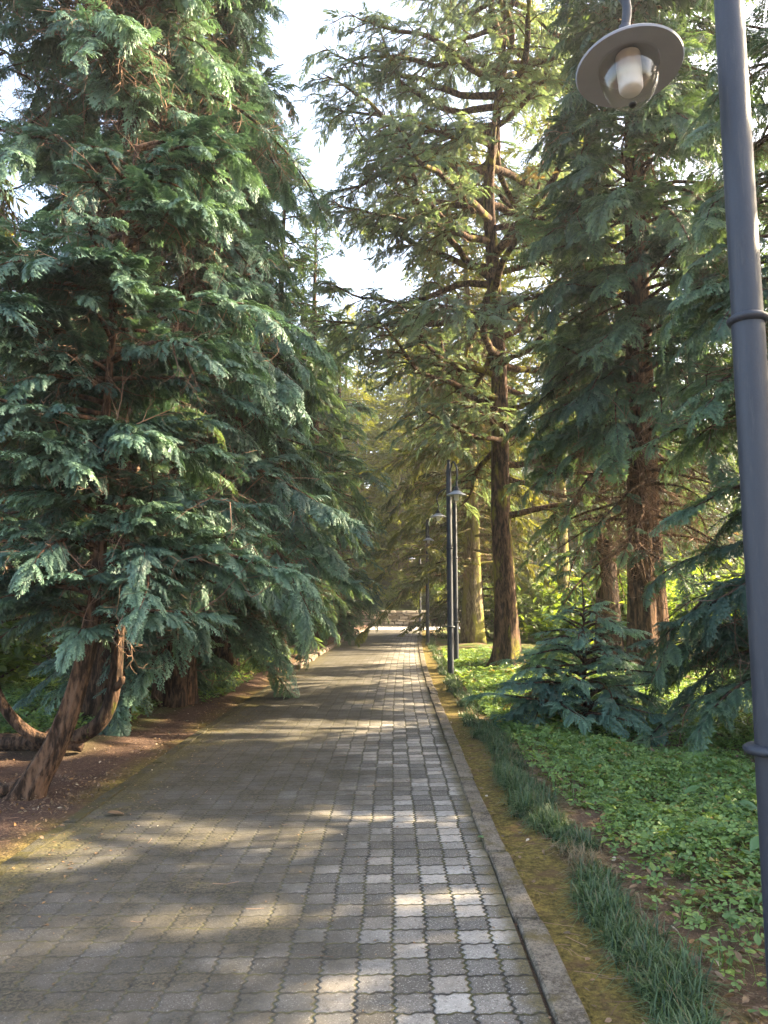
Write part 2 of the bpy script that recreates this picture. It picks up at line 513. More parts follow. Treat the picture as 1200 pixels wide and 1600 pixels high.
# ------------------------------------------------------------------ the setting: ground, path, kerbs, road
def ground_z(x, y):
    d = np.maximum(0, np.maximum(-2.45 - (x - path_x(y)), (x - path_x(y)) - 0.75))
    k_ = np.clip(d / 1.6, 0, 1)
    z = 0.05 * np.sin(x * 1.1 + 1.3) * np.cos(y * .83) + 0.035 * np.sin(x * 2.7 + y * 1.9) + .02 * np.sin(x * 5.1 - y * 4.3)
    left = np.where(x < 0, 1.0, 0.0)
    bank = left * np.clip((y - 10) / 6, 0, 1) * .12 * np.clip(d / .3, 0, 1)
    return k_ * (z + 0.03) + bank - 0.012


def grid_axis(lo, hi, dense_lo, dense_hi, step, far):
    a = np.arange(dense_lo, dense_hi, step)
    g = [a]
    x = dense_hi; st = step; r_ = []
    while x < hi: r_.append(x); st *= far; x += st
    r_.append(hi)
    x = dense_lo; st = step; l_ = []
    while x > lo: st *= far; x -= st; l_.append(max(x, lo))
    return np.unique(np.concatenate([l_, a, r_]))


gx = grid_axis(-400, 400, -7, 7, .12, 1.16); gy = grid_axis(-30, 600, 1.5, 20, .12, 1.12)
X, Y = np.meshgrid(gx, gy)
Z = ground_z(X, Y)
nx, ny = len(gx), len(gy)
i = np.arange(ny - 1)[:, None] * nx; j = np.arange(nx - 1)[None]
F = np.stack([i + j, i + j + 1, i + nx + j + 1, i + nx + j], -1).reshape(-1, 4)
k = NT('forest_floor')
geo = k.n('ShaderNodeNewGeometry').outputs['Position']
sep = k.n('ShaderNodeSeparateXYZ'); k.put(sep.inputs[0], geo); px, py = sep.outputs[0], sep.outputs[1]
dy = k.math('MAXIMUM', 0.0, k.math('SUBTRACT', py, 7.0))
lx = k.math('SUBTRACT', px, k.math('MULTIPLY', 0.0008, k.math('MULTIPLY', dy, dy)))     # metres across from the path's line
n_big = k.noise(geo, 0.9, 5, .6); n_mid = k.noise(geo, 5.0, 5, .65); n_fine = k.noise(geo, 34, 4, .7); n_spk = k.noise(geo, 90, 2, .6)
soil = k.mix(n_mid, (0.034, 0.022, 0.017), (0.105, 0.060, 0.045))
soil = k.mix(k.smooth(n_fine, .52, .68), soil, (0.15, 0.095, 0.068))
soil = k.mix(k.smooth(n_spk, .62, .7), soil, (0.24, 0.18, 0.13))
litter = k.mix(n_fine, (0.055, 0.035, 0.022), (0.20, 0.13, 0.085))
litter = k.mix(k.smooth(n_spk, .62, .7), litter, (0.32, 0.24, 0.16))
mossc = k.mix(k.smooth(n_fine, .3, .7), (0.055, 0.045, 0.015), (0.20, 0.155, 0.045))
mossc = k.mix(k.smooth(n_mid, .5, .68), mossc, (0.10, 0.062, 0.034))
mossc = k.mix(k.smooth(n_spk, .6, .72), mossc, (0.14, 0.085, 0.05))
mgreen = k.mix(n_fine, (0.04, 0.075, 0.015), (0.13, 0.19, 0.04))
lxn = k.math('ADD', lx, k.math('MULTIPLY', k.math('SUBTRACT', n_mid, .5), .45))
right = k.smooth(lx, -.5, -.3)
col = k.mix(right, soil, litter)
# moss strip right of the kerb, patches beyond it, and along the left edge of the path
m1 = k.math('MULTIPLY', k.smooth(lxn, .6, .7), k.math('SUBTRACT', 1.0, k.smooth(lxn, .95, 1.2)))
m2 = k.math('MULTIPLY', k.smooth(k.noise(geo, 1.7, 4, .6), .52, .62), k.smooth(lx, .7, 1.0))
ml = k.math('MULTIPLY', k.smooth(lxn, -2.75, -2.4), k.math('SUBTRACT', 1.0, right))
mask = k.math('MAXIMUM', k.math('MAXIMUM', m1, k.math('MULTIPLY', m2, .75)), k.math('MULTIPLY', ml, k.smooth(n_big, .35, .6)))
col = k.mix(mask, col, mossc)
# green ground beyond
far_g = k.math('MULTIPLY', k.smooth(py, 7.5, 10.5), k.smooth(n_big, .38, .6))
off = k.math('MAXIMUM', k.smooth(lx, 1.1, 1.6), k.math('SUBTRACT', 1.0, k.smooth(lx, -3.6, -2.9)))
col = k.mix(k.math('MULTIPLY', far_g, off), col, mgreen)
h = k.math('ADD', k.math('MULTIPLY', n_fine, .6), k.math('ADD', k.math('MULTIPLY', n_mid, 1.2), k.math('MULTIPLY', n_spk, .3)))
gm = k.end(k.bsdf(col, .95, .15, k.bump(h, .9, .04)))
tag(MB().add(np.stack([X, Y, Z], -1).reshape(-1, 3), None, F).build('ground', gm, None, True), kind='structure')

# paved path: u across, v along (metres)
PL, PR, PEND = -2.28, 0.60, 40.6
vy = np.concatenate([np.arange(-6, 14, .25), np.arange(14, PEND, .8), [PEND]])
us = np.linspace(PL, PR, 25)
U, Vv = np.meshgrid(us, vy)
crown_z = 0.006 + 0.0 * U
P = np.stack([U + path_x(Vv), Vv, crown_z], -1)
nx, ny = len(us), len(vy)
i = np.arange(ny - 1)[:, None] * nx; j = np.arange(nx - 1)[None]
F = np.stack([i + j, i + j + 1, i + nx + j + 1, i + nx + j], -1).reshape(-1, 4)
k = NT('block_paving')
u, v = k.attr('across'), k.attr('along')
BW, BH = 0.157, 0.148
geo = k.n('ShaderNodeNewGeometry').outputs['Position']
wob = k.math('MULTIPLY', k.math('SUBTRACT', k.noise(geo, 14, 4, .6), .5), .026)
uu = k.math('DIVIDE', k.math('ADD', k.math('ADD', u, wob), k.math('MULTIPLY', 0.0062, k.math('SINE', k.math('MULTIPLY', v, 6 * math.pi / BH)))), BW)
vv = k.math('DIVIDE', k.math('ADD', k.math('ADD', v, wob), k.math('ADD', k.math('MULTIPLY', 0.0065, k.math('SINE', k.math('MULTIPLY', u, 2 * math.pi / BW))), k.math('MULTIPLY', 0.0040, k.math('SINE', k.math('MULTIPLY', u, 6 * math.pi / BW))))), BH)
iv = k.math('FLOOR', vv)
w1 = k.n('ShaderNodeTexWhiteNoise'); w1.noise_dimensions = '1D'; k.put(w1.inputs['W'], iv)
uu = k.math('ADD', uu, k.math('MULTIPLY', k.math('SUBTRACT', w1.outputs['Value'], .5), .11))
iu = k.math('FLOOR', uu)
fu = k.math('ABSOLUTE', k.math('SUBTRACT', k.math('SUBTRACT', uu, iu), .5)); fv = k.math('ABSOLUTE', k.math('SUBTRACT', k.math('SUBTRACT', vv, iv), .5))
edge = k.math('MAXIMUM', fu, fv)                       # .5 at the joint
cell = k.n('ShaderNodeCombineXYZ'); k.put(cell.inputs[0], iu); k.put(cell.inputs[1], iv)
wn = k.n('ShaderNodeTexWhiteNoise'); wn.noise_dimensions = '3D'; k.put(wn.inputs['Vector'], cell.outputs[0])
rnd = wn.outputs['Value']
big = k.noise(geo, .8, 4, .6); mid = k.noise(geo, 11, 5, .7); grain = k.noise(geo, 72, 4, .75); spk = k.noise(geo, 125, 3, .7)
worn = k.smooth(k.math('ADD', u, k.math('MULTIPLY', k.math('SUBTRACT', big, .5), 2.6)), -1.0, 0.4)   # walked clean to the right, filmed over to the left
tone = k.math('MULTIPLY', k.math('ADD', .10, k.math('MULTIPLY', k.math('POWER', rnd, 1.5), .92)), k.math('ADD', .10, k.math('MULTIPLY', worn, .90)))
tone = k.math('MULTIPLY', tone, k.math('ADD', .1, k.math('MULTIPLY', mid, 1.8)))
colr = k.mix(tone, (0.070, 0.065, 0.057), (0.32, 0.30, 0.27))
colr = k.mix(k.math('MULTIPLY', k.smooth(wn.outputs['Color'], .2, .9), .35), colr, k.mix(1.0, colr, (1.12, .98, .84), 'MULTIPLY'))
colr = k.mix(k.math('MULTIPLY', k.smooth(grain, .53, .63), .72), colr, k.mix(1.0, colr, (.36, .36, .37), 'MULTIPLY'))
colr = k.mix(k.math('MULTIPLY', k.smooth(spk, .57, .66), k.math('ADD', .25, k.math('MULTIPLY', worn, .4))), colr, (0.50, 0.48, 0.44))
film = k.math('MULTIPLY', k.math('SUBTRACT', 1.0, worn), k.smooth(k.noise(geo, 2.6, 5, .7), .34, .62))
colr = k.mix(k.math('MULTIPLY', film, .9), colr, k.mix(k.smooth(grain, .4, .65), (0.026, 0.024, 0.019), (0.098, 0.085, 0.057)))
lm = k.math('SUBTRACT', 1.0, k.smooth(k.math('ADD', u, k.math('MULTIPLY', k.math('SUBTRACT', k.noise(geo, 3, 5, .7), .5), 1.6)), -2.3, -1.9))
rm = k.smooth(k.math('ADD', u, k.math('MULTIPLY', k.math('SUBTRACT', k.noise(geo, 6, 5, .7), .5), .25)), .50, .60)
colr = k.mix(k.math('MULTIPLY', k.math('MAXIMUM', lm, rm), .8), colr, k.mix(k.smooth(grain, .4, .65), (0.038, 0.033, 0.014), (0.13, 0.105, 0.04)))
joint = k.smooth(k.math('ADD', edge, k.math('MULTIPLY', k.math('SUBTRACT', k.noise(geo, 40, 3, .6), .5), .07)), .440, .478)
colr = k.mix(k.math('MULTIPLY', joint, k.math('ADD', .55, k.math('MULTIPLY', worn, .4))), colr, k.mix(k.smooth(mid, .42, .6), (0.030, 0.027, 0.022), (0.075, 0.072, 0.026)))
dome = k.math('SUBTRACT', 1.0, k.smooth(edge, .41, .5))
tip_ = k.math('ADD', k.math('MULTIPLY', k.math('SUBTRACT', uu, iu), k.math('SUBTRACT', rnd, .5)), k.math('MULTIPLY', k.math('SUBTRACT', vv, iv), k.math('SUBTRACT', k.math('FRACT', k.math('MULTIPLY', rnd, 17.3)), .5)))
hh = k.math('ADD', tip_, k.math('MULTIPLY', dome, k.math('ADD', .35, k.math('MULTIPLY', worn, .65))), k.math('ADD', k.math('MULTIPLY', grain, .55), k.math('ADD', k.math('MULTIPLY', rnd, .2), k.math('MULTIPLY', spk, .3))))
pm = k.end(k.bsdf(colr, .85, .25, k.bump(hh, 1.0, .011)))
mb = MB(); mb.add(P.reshape(-1, 3), None, F, across=U.ravel(), along=Vv.ravel())
tag(mb.build('path', pm), kind='structure')


def slab(mb, x0, x1, y0, y1, z0, z1, rng, b=.008, jit=.006, follow=True):
    """a kerb stone with bevelled top edges"""
    xs = np.array([x0, x0, x0 + b, x1 - b, x1, x1]); zs = np.array([z0, z1 - b, z1, z1, z1 - b, z0])
    zs = zs + np.where(zs > z0 + .001, rng.normal(0, jit * .6), 0); dx = rng.normal(0, jit)
    n = 11; V = []
    for q, yy in enumerate(np.linspace(y0, y1, n)):
        s_ = path_x(yy) if follow else 0
        bb = 0 if 0 < q < n - 1 else b * .7
        for a, c in zip(xs, zs): V.append((a + dx + s_ + rng.normal(0, .0022), yy, c - (bb if c > z0 + .001 else 0) - abs(rng.normal(0, .0025))))
    m = len(xs); F = []
    for q in range(n - 1):
        for e in range(m - 1): F.append((q * m + e, q * m + e + 1, (q + 1) * m + e + 1, (q + 1) * m + e))
    F3 = []
    for q in (0, n - 1):
        for e in range(1, m - 1): F3.append((q * m, q * m + e, q * m + e + 1) if q == 0 else (q * m, q * m + e + 1, q * m + e))
    mb.add(V, F3, F)


def concrete(name, a, b_, moss=.4, mcol=(0.15, 0.13, 0.03)):
    k = NT(name); g = k.n('ShaderNodeNewGeometry').outputs['Position']
    n1, n2, n3 = k.noise(g, 5, 6, .75), k.noise(g, 60, 4, .75), k.noise(g, 110, 3, .7)
    c = k.mix(k.smooth(k.math('ADD', k.math('MULTIPLY', n1, .5), k.math('MULTIPLY', n2, .5)), .36, .64), a, b_)
    c = k.mix(k.math('MULTIPLY', k.smooth(n3, .53, .62), .65), c, k.mix(1.0, c, (.4, .4, .4), 'MULTIPLY'))
    c = k.mix(k.smooth(k.noise(g, 6, 5, .7), .62 - .25 * moss, .8 - .25 * moss), c, mcol)
    return k.end(k.bsdf(c, .92, .15, k.bump(k.math('ADD', n2, k.math('MULTIPLY', n3, .5)), .9, .012)))


M['kerb'] = concrete('kerb_concrete', (0.06, 0.05, 0.038), (0.25, 0.215, 0.17), .5, (0.11, 0.09, 0.04))
M['kerb_mossy'] = concrete('kerb_mossy', (0.035, 0.032, 0.022), (0.11, 0.098, 0.07), .8, (0.065, 0.056, 0.022))
M['kerb_stone'] = concrete('kerb_stone', (0.10, 0.075, 0.06), (0.34, 0.26, 0.21), .3)
rng = np.random.default_rng(5)
mb = MB(); y = -5.03
while y < PEND - 1:
    slab(mb, .605, .735, y, y + .978, -.1, .026, rng, b=.010, jit=.006); y += 1.0
tag(mb.build('kerb', M['kerb']), kind='structure')
mb = MB(); y = -5.4
while y < 17.0:
    slab(mb, -2.39, -2.284, y, y + .992, -.1, .012, rng); y += 1.0
tag(mb.build('path_edging', M['kerb_mossy']), kind='structure')
mb = MB(); y = 17.6
while y < PEND - .6:
    l_ = rng.uniform(.35, .7)
    slab(mb, -2.5, -2.29 + rng.normal(0, .01), y, y + l_ - .015, -.1, .09 + rng.normal(0, .012), rng, b=.03, jit=.02); y += l_
tag(mb.build('kerb_stones', M['kerb_stone']), kind='structure')

# road crossing the far end
M['road'] = concrete('pale_road', (0.34, 0.32, 0.29), (0.5, 0.48, 0.45), 0)
xs = np.linspace(-60, 60, 41); V = []; F = []
for q, xx in enumerate(xs):
    V += [(xx, PEND + .02, .02), (xx, 45.2, .02)]
    if q: F.append((2 * q - 2, 2 * q, 2 * q + 1, 2 * q - 1))
tag(MB().add(V, None, F).build('road', M['road']), kind='structure')
# the dry-stone retaining wall behind it
def rubble_wall(mb, xa, xb, yy, h, rng):
    z = 0
    while z < h:
        c = rng.uniform(.12, .22); x = xa + rng.uniform(-.3, 0)
        while x < xb:
            l_ = rng.uniform(.2, .6)
            w_, b_ = l_ - .03, c - .025; dpt = rng.uniform(.0, .1)
            cs = np.array([(x, yy - dpt, z), (x + w_, yy - dpt, z), (x + w_, yy - dpt, z + b_), (x, yy - dpt, z + b_)]) + rng.normal(0, .012, (4, 3))
            ins = cs.mean(0) + (cs - cs.mean(0)) * .82 + [0, -.05, 0]; bk = cs + [0, .5, 0]
            V = np.vstack([bk, cs, ins])
            F = [(8, 9, 10, 11)] + [(4 + q, 4 + (q + 1) % 4, 8 + (q + 1) % 4, 8 + q) for q in range(4)] + [(q, (q + 1) % 4, 4 + (q + 1) % 4, 4 + q) for q in range(4)]
            mb.add(V, None, F, rnd=rng.random()); x += l_
        z += c
k = NT('rubble_stone'); g = k.n('ShaderNodeNewGeometry').outputs['Position']
M['rubble'] = k.end(k.bsdf(k.mix(k.attr('rnd'), (0.12, 0.095, 0.07), (0.42, 0.36, 0.28)), .95, .1, k.bump(k.noise(g, 12, 5), .8, .03)))
mb = MB(); rubble_wall(mb, -9, 14, 45.6, .95, np.random.default_rng(8))
tag(mb.build('stone_wall', M['rubble']), 'low rubble stone wall across the road at the far end of the path', 'wall')
# earth bank held by the wall
xs = np.linspace(-70, 70, 60); ys = np.array([45.9, 47, 50, 56, 70, 100, 160]); zs = np.array([.85, 1.0, 1.6, 2.6, 4.5, 8, 14])
V = np.array([(x, yy, z + .25 * math.sin(x * .7 + yy)) for yy, z in zip(ys, zs) for x in xs])
nx = len(xs); i = np.arange(len(ys) - 1)[:, None] * nx; j = np.arange(nx - 1)[None]
F = np.stack([i + j, i + j + 1, i + nx + j + 1, i + nx + j], -1).reshape(-1, 4)
k = NT('grassy_bank'); g = k.n('ShaderNodeNewGeometry').outputs['Position']
bm_ = k.end(k.bsdf(k.mix(k.noise(g, 1.5, 6, .7), (0.05, 0.08, 0.02), (0.19, 0.2, 0.07)), .95, .1, k.bump(k.noise(g, 6, 5), 1, .2)))
tag(MB().add(V, None, F).build('hill', bm_, None, True), kind='structure')

# ------------------------------------------------------------------ street lamps
k = NT('lamp_paint'); g = k.n('ShaderNodeTexCoord').outputs['Object']
n1 = k.noise(k.mapping(g, (1, 1, .35)), 9, 6, .75); n2 = k.noise(g, 140, 3); n3 = k.noise(k.mapping(g, (1, 1, .12)), 38, 5, .7)
pc = k.mix(n1, (0.013, 0.017, 0.027), (0.034, 0.040, 0.055))
pc = k.mix(k.math('MULTIPLY', k.smooth(n3, .52, .75), .45), pc, (0.085, 0.085, 0.085))
pc = k.mix(k.smooth(k.noise(g, 55, 4, .8), .68, .74), pc, (0.11, 0.09, 0.075))
M['paint'] = k.end(k.bsdf(pc, k.math('ADD', .34, k.math('MULTIPLY', n3, .4)), .5, k.bump(n2, .3, .002)))
k = NT('shade_grey'); g = k.n('ShaderNodeTexCoord').outputs['Object']
M['shade'] = k.end(k.bsdf(k.mix(k.noise(g, 9, 5, .7), (0.26, 0.29, 0.35), (0.35, 0.38, 0.45)), .55, .4))
k = NT('bulb_white'); M['bulb'] = k.end(k.bsdf((0.74, 0.77, 0.84), .4, .4))
k = NT('screw_dark'); M['screw'] = k.end(k.bsdf((0.02, 0.02, 0.022), .5, .4))
k = NT('clear_dome')
tr = k.n('ShaderNodeBsdfTransparent'); tr.inputs[0].default_value = (0.93, 0.91, 0.86, 1)
gl = k.n('ShaderNodeBsdfGlossy'); gl.inputs['Roughness'].default_value = .06; gl.inputs[0].default_value = (.9, .9, .9, 1)
fr = k.n('ShaderNodeLayerWeight'); fr.inputs[0].default_value = .22
df = k.n('ShaderNodeBsdfTranslucent'); df.inputs[0].default_value = (0.75, 0.74, 0.7, 1)
m0 = k.n('ShaderNodeMixShader'); m0.inputs[0].default_value = .06
k.t.links.new(tr.outputs[0], m0.inputs[1]); k.t.links.new(df.outputs[0], m0.inputs[2])
mx = k.n('ShaderNodeMixShader'); k.t.links.new(k.math('ADD', .03, k.math('MULTIPLY', fr.outputs['Facing'], .35)), mx.inputs[0]); k.t.links.new(m0.outputs[0], mx.inputs[1]); k.t.links.new(gl.outputs[0], mx.inputs[2])
M['glass'] = k.end(mx.outputs[0])


def street_lamp(loc, rz, tilt, pitch, label, group):
    root = empty('street_lamp', loc, label, 'street lamp', group); root.rotation_euler = (0, 0, rz)
    mb = MB()
    lathe(mb, [(.0, -.1), (.095, -.1), (.095, .03), (.067, .05), (.065, 1.03), (.062, 1.09), (.0615, 2.70), (.059, 2.74), (.056, 4.42), (.05, 4.46), (.035, 4.53), (.028, 4.56), (.04, 4.59), (.03, 4.62), (0, 4.63)], 36)
    pole = mb.build('pole', M['paint'], root, True)
    pole.data.set_sharp_from_angle(angle=R(35))
    for z, r0 in ((1.05, .104), (2.715, .078)):
        mb = MB(); lathe(mb, [(.06, z - .022), (r0 - .006, z - .018), (r0, z - .006), (r0, z + .003), (r0 - .012, z + .012), (.06, z + .016)], 36)
        mb.build('collar', M['paint'], pole, True)
    mb = MB()
    a_ = np.linspace(math.pi * 1.25, math.pi * 1.75, 9)
    V = [(r_ * math.cos(q), r_ * math.sin(q), z) for z in (.42, .72) for r_ in (.0655, .0685) for q in a_]
    F = [(9 + q, 10 + q, 28 + q, 27 + q) for q in range(8)] + [(18 + q, 27 + q, 28 + q, 19 + q) for q in range(8)] + [(q, q + 1, q + 10, q + 9) for q in range(8)] + [(0, 9, 27, 18), (8, 26, 35, 17)]
    mb.add(V, None, F).build('access_door', M['paint'], pole)
    # swan-neck arm towards local -x
    hx = -.44
    mb = MB()
    tube(mb, smooth_path([(-.045, 0, 4.28), (-.10, 0, 4.36), (-.15, 0, 4.47), (-.22, 0, 4.53), (-.32, 0, 4.5), (hx - .012, 0, 4.36), (hx - .02, 0, 4.18), (hx + .012, 0, 4.09), (hx, 0, 3.975)], 30), .019, 14)
    tube(mb, smooth_path([(-.05, 0, 4.40), (-.11, 0, 4.41), (-.17, 0, 4.42), (-.2, 0, 4.46), (-.17, 0, 4.48), (-.14, 0, 4.46)], 18), .011, 10)
    arm = mb.build('arm', M['paint'], root, True)
    # lantern: tilted about the neck
    c, s_ = math.cos(tilt), math.sin(tilt)
    T = np.array(((1, 0, 0), (0, math.cos(pitch), -math.sin(pitch)), (0, math.sin(pitch), math.cos(pitch)))) @ np.array(((c, 0, s_), (0, 1, 0), (-s_, 0, c)))
    o = np.array((hx, 0, 3.975))
    mb = MB(); lathe(mb, [(0, .02), (.022, .02), (.026, -.01), (.048, -.03), (.05, -.06), (.062, -.07), (.07, -.095), (.085, -.105), (.15, -.15), (.208, -.176), (.215, -.184), (.211, -.192), (.2, -.190), (.15, -.178), (.125, -.172), (.118, -.15), (.05, -.12), (0, -.115)], 56, o, T)
    sh = mb.build('lamp_shade', M['shade'], root, True)
    sh.data.set_sharp_from_angle(angle=R(40))
    mb = MB(); lathe(mb, [(.024, .021), (.028, -.012), (.05, -.03), (.053, -.062), (.065, -.071), (.074, -.094)], 32, o, T)
    mb.build('neck', M['paint'], sh, True)
    a = np.linspace(0, math.pi / 2, 16)
    mb = MB(); lathe(mb, np.stack([.121 * np.cos(a) ** .8, -.18 - .185 * np.sin(a)], -1), 40, o, T)
    mb.build('glass_dome', M['glass'], sh, True)
    mb = MB(); lathe(mb, [(.05, -.13), (.05, -.215), (.048, -.285), (.040, -.298), (.0, -.30)], 28, o, T)
    mb.build('bulb', M['bulb'], sh, True)
    mb = MB(); lathe(mb, [(0, -.372), (.012, -.371), (.016, -.366), (.016, -.360), (0, -.358)], 14, o, T)
    mb.build('cap_screw', M['screw'], sh, True)
    return root


def copy_deep(o, parent=None):
    c = o.copy(); COL.objects.link(c)
    if parent is not None: c.parent = parent
    for ch in list(o.children): copy_deep(ch, c)
    return c


LG = 'street lamps along the right side of the path'
lamp0 = street_lamp((1.42, 2.88, 0), 0, R(-1), R(-6), 'tall dark blue-grey street lamp nearest the viewer, its lantern hanging overhead', LG)
lamp1 = street_lamp((1.22, 15.9, 0), R(108), R(-2), R(1), 'street lamp with pale green lantern standing at the end of the near grass border', LG)
for (x, y, rz, lb) in ((1.65, 19.6, .05, 'dark street lamp set back in the yellow-green grass behind the second lamp'),
                       (1.30, 27.8, R(95), 'thin grey street lamp at the path edge near the far shade'),
                       (1.46, 39.6, 0, 'smallest and farthest street lamp, dark against the pale cross road')):
    c = copy_deep(lamp1); c.location = (x, y, 0); c.rotation_euler = (0, 0, rz); c['label'] = lb

# ------------------------------------------------------------------ the trees along the left side
# leaning cypress at the path edge
b = np.array((-2.98, 6.35, 0.0))
root = empty('leaning_cypress', b, 'cypress with a thick leaning reddish trunk at the left edge of the path', 'tree')
t = Tree(21)
P = smooth_path([(-3.06, 6.33, -.12), (-2.96, 6.35, .12), (-2.80, 6.38, .45), (-2.66, 6.42, .95), (-2.57, 6.46, 1.6), (-2.56, 6.5, 2.4), (-2.6, 6.6, 3.3), (-2.6, 6.7, 4.3), (-2.55, 6.75, 5.2), (-2.5, 6.8, 6.1)], 70)
f = np.linspace(0, 1, 70)
t.trunk(P, .105 * (1 - f) ** 1.2 + .010 + .055 * np.exp(-f * 19), 44, .16, .35)
for a in (3.4, 2.7):     # surface roots running off to the left
    q = [b + np.array((math.cos(a) * r_, math.sin(a) * r_, z)) for r_, z in ((.08, .10), (.28, .035), (.6, .0), (.95, -.05))]
    tube(t.wood, smooth_path(q, 10), np.linspace(.05, .02, 10), 10, False)
t.crown(1.8, 6.0, 60, lambda f, a: (1.75 * (1 - .55 * f) + .2) * (.55 if f < .4 and math.cos(a + 1.19) > .6 else 1), .52, lobe=4, rise=.34, droop=.46, gap=.085, dead=.8, start=.15)
t.crown(2.3, 5.6, 16, lambda f, a: 1.3 * (1 - .4 * f), .5, -1.3, 1.3, lobe=4, rise=.36, droop=.36, gap=.08, dead=.4, start=.1)
# the low boughs that fan out over the path edge and towards the viewer
for z, a, L in ((1.7, -2.8, 1.5), (1.65, 2.9, 1.5), (1.9, .1, 1.9), (1.75, .6, 1.5), (2.1, -2.9, 1.9), (1.5, -3.05, 1.2), (1.85, .3, 1.6), (1.45, .15, 1.2)):
    t.bough(t.at(z), a, L, .32, .36, .46, gap=.075, dead=.4, start=.2)
for q in range(17):        # short arching boughs on the side of the path
    z = 1.22 + 1.9 * q / 17
    t.bough(t.at(z), -1.15 + 1.5 * math.sin(q * 2.4), t.rng.uniform(.7, 1.05), .50, .34, .40, gap=.065, dead=.3, start=.12, wig=.08)
t.finish(root, M['fol_blue'], M['bark_red'], M['twig'], b)

# the layered stems that sweep along the ground and turn up
b = np.array((-3.5, 8.1, 0.0))
root = empty('layered_cypress', b, 'dark cypress with two stems curving up like a U from the soil', 'tree')
t = Tree(22)
P1 = smooth_path([(-5.6, 8.5, .02), (-4.6, 8.35, .06), (-3.7, 8.15, .10), (-3.35, 8.1, .16), (-3.08, 8.1, .36), (-2.98, 8.12, .72), (-2.97, 8.15, 1.3), (-2.98, 8.3, 2.2), (-2.95, 8.5, 3.4), (-2.9, 8.6, 5.0)], 60)
f = np.linspace(0, 1, 60)
t.trunk(P1, .088 * (1 - f) ** .6 + .012, 26, .12)
tp = t.P
P2 = smooth_path([(-3.3, 8.14, .07), (-3.75, 8.05, .16), (-4.08, 8.0, .46), (-4.25, 7.98, .9), (-4.3, 8.0, 1.6), (-4.3, 8.1, 2.6), (-4.2, 8.2, 4.2)], 44)
tube(t.wood, P2, np.linspace(.075, .012, 44), 22, True)
P3 = smooth_path([(-3.9, 8.3, .06), (-3.75, 8.5, .2), (-3.6, 8.6, .55), (-3.45, 8.7, 1.0), (-3.4, 8.9, 1.9), (-3.4, 9.0, 3.0)], 30)
tube(t.wood, P3, np.linspace(.05, .01, 30), 14, True)
tube(t.wood, smooth_path([(-2.98, 8.1, .66), (-2.90, 8.06, .72), (-2.87, 8.04, .79)], 6), np.linspace(.045, .03, 6), 10, True)
for PP, n_ in ((P1[25:], 26), (P2[12:], 24), (P3[8:], 12)):
    t.P = PP
    t.crown(max(1.25, PP[0, 2]), PP[-1, 2], n_, lambda f, a: 1.4 * (1 - .5 * f), .5, rise=.25, droop=.38, gap=.11, dead=.6)
t.finish(root, M['fol_green'], M['bark_dark'], M['twig'], b)

LT = 'tall cypresses along the left side of the path'
rad_col = lambda lo, hi, p=1.0: (lambda f, a: (hi + (lo - hi) * (1 - f)) * (1 - max(0, f - .35) ** 1.6 * p))
b = np.array((-3.75, 9.9, 0.0))
root = empty('tall_cypress', b, 'towering dark blue-green cypress filling the upper left of the view', 'tree', LT)
t = Tree(31)
P = straight_trunk(b, 23, rng=np.random.default_rng(31)); f = np.linspace(0, 1, len(P)) ** 1.15
t.trunk(P, .25 * (1 - .88 * f), 16, .12, .5)
t.crown(2.3, 22.6, 200, lambda f, a: (3.0 + .3 * math.sin(3 * a)) * (1 - .9 * max(0, f - .25) ** 1.25) * (1 if math.cos(a) > -.3 or f > .3 else .55), .74, lobe=5, rise=.30, droop=.68, gap=.10, dead=1.3, start=.3)
t.crown(6.5, 15.5, 60, lambda f, a: 2.0 * (1 - .3 * f), .7, -1.0, 1.15, lobe=5, rise=.32, droop=.66, gap=.10, dead=.6, start=.15)
t.finish(root, M['fol_blue'], M['bark_dark'], M['twig'], b)
simple_tree('low_sweeping_cypress', (-3.3, 11.5, 0), 15, .27, 'cypress whose low boughs sweep down to the ground beside the path on the left', 'tree', LT, 'fol_blue', 'bark_red', 32,
            .45, 190, lambda f, a: (3.0 * (1 - f) ** .55 + .25) * min(1, .62 + 4 * f), .72, lobe=5, rise=.26, droop=.62, gap=.10, dead=1.1, start=.3)
simple_tree('bare_limbed_cypress', (-6.6, 10.0, 0), 18, .24, 'sparse cypress with dark bare limbs and hanging brown twigs at the left edge', 'tree', LT, 'fol_green', 'bark_dark', 33,
            2.0, 85, lambda f, a: 3.0 * (1 - .8 * f), .6, rise=.3, droop=.5, gap=.3, dead=1.3, start=.5, wig=.12)
for (x, y, h, r_, sd_, n_, lb) in ((-3.7, 16.6, 17, .28, 34, 150, 'cypress just beyond the low sweeping one, with boughs over the left kerb'),
                                   (-3.3, 21.5, 16, .26, 35, 120, 'cypress halfway down the left side with yellow-green edges'),
                                   (-2.9, 27.5, 17, .3, 36, 110, 'cypress towards the far end of the left side'),
                                   (-2.6, 34.5, 15, .3, 37, 100, 'last cypress on the left before the cross road')):
    simple_tree('hedge_cypress', (x, y, 0), h, r_, lb, 'tree', LT, 'fol_green', 'bark_dark', sd_, .5, n_, lambda f, a: 2.9 * (1 - f) ** .6 + .3, .8, lobe=4, rise=.22, droop=.55, gap=.15, dead=.5, start=.3)

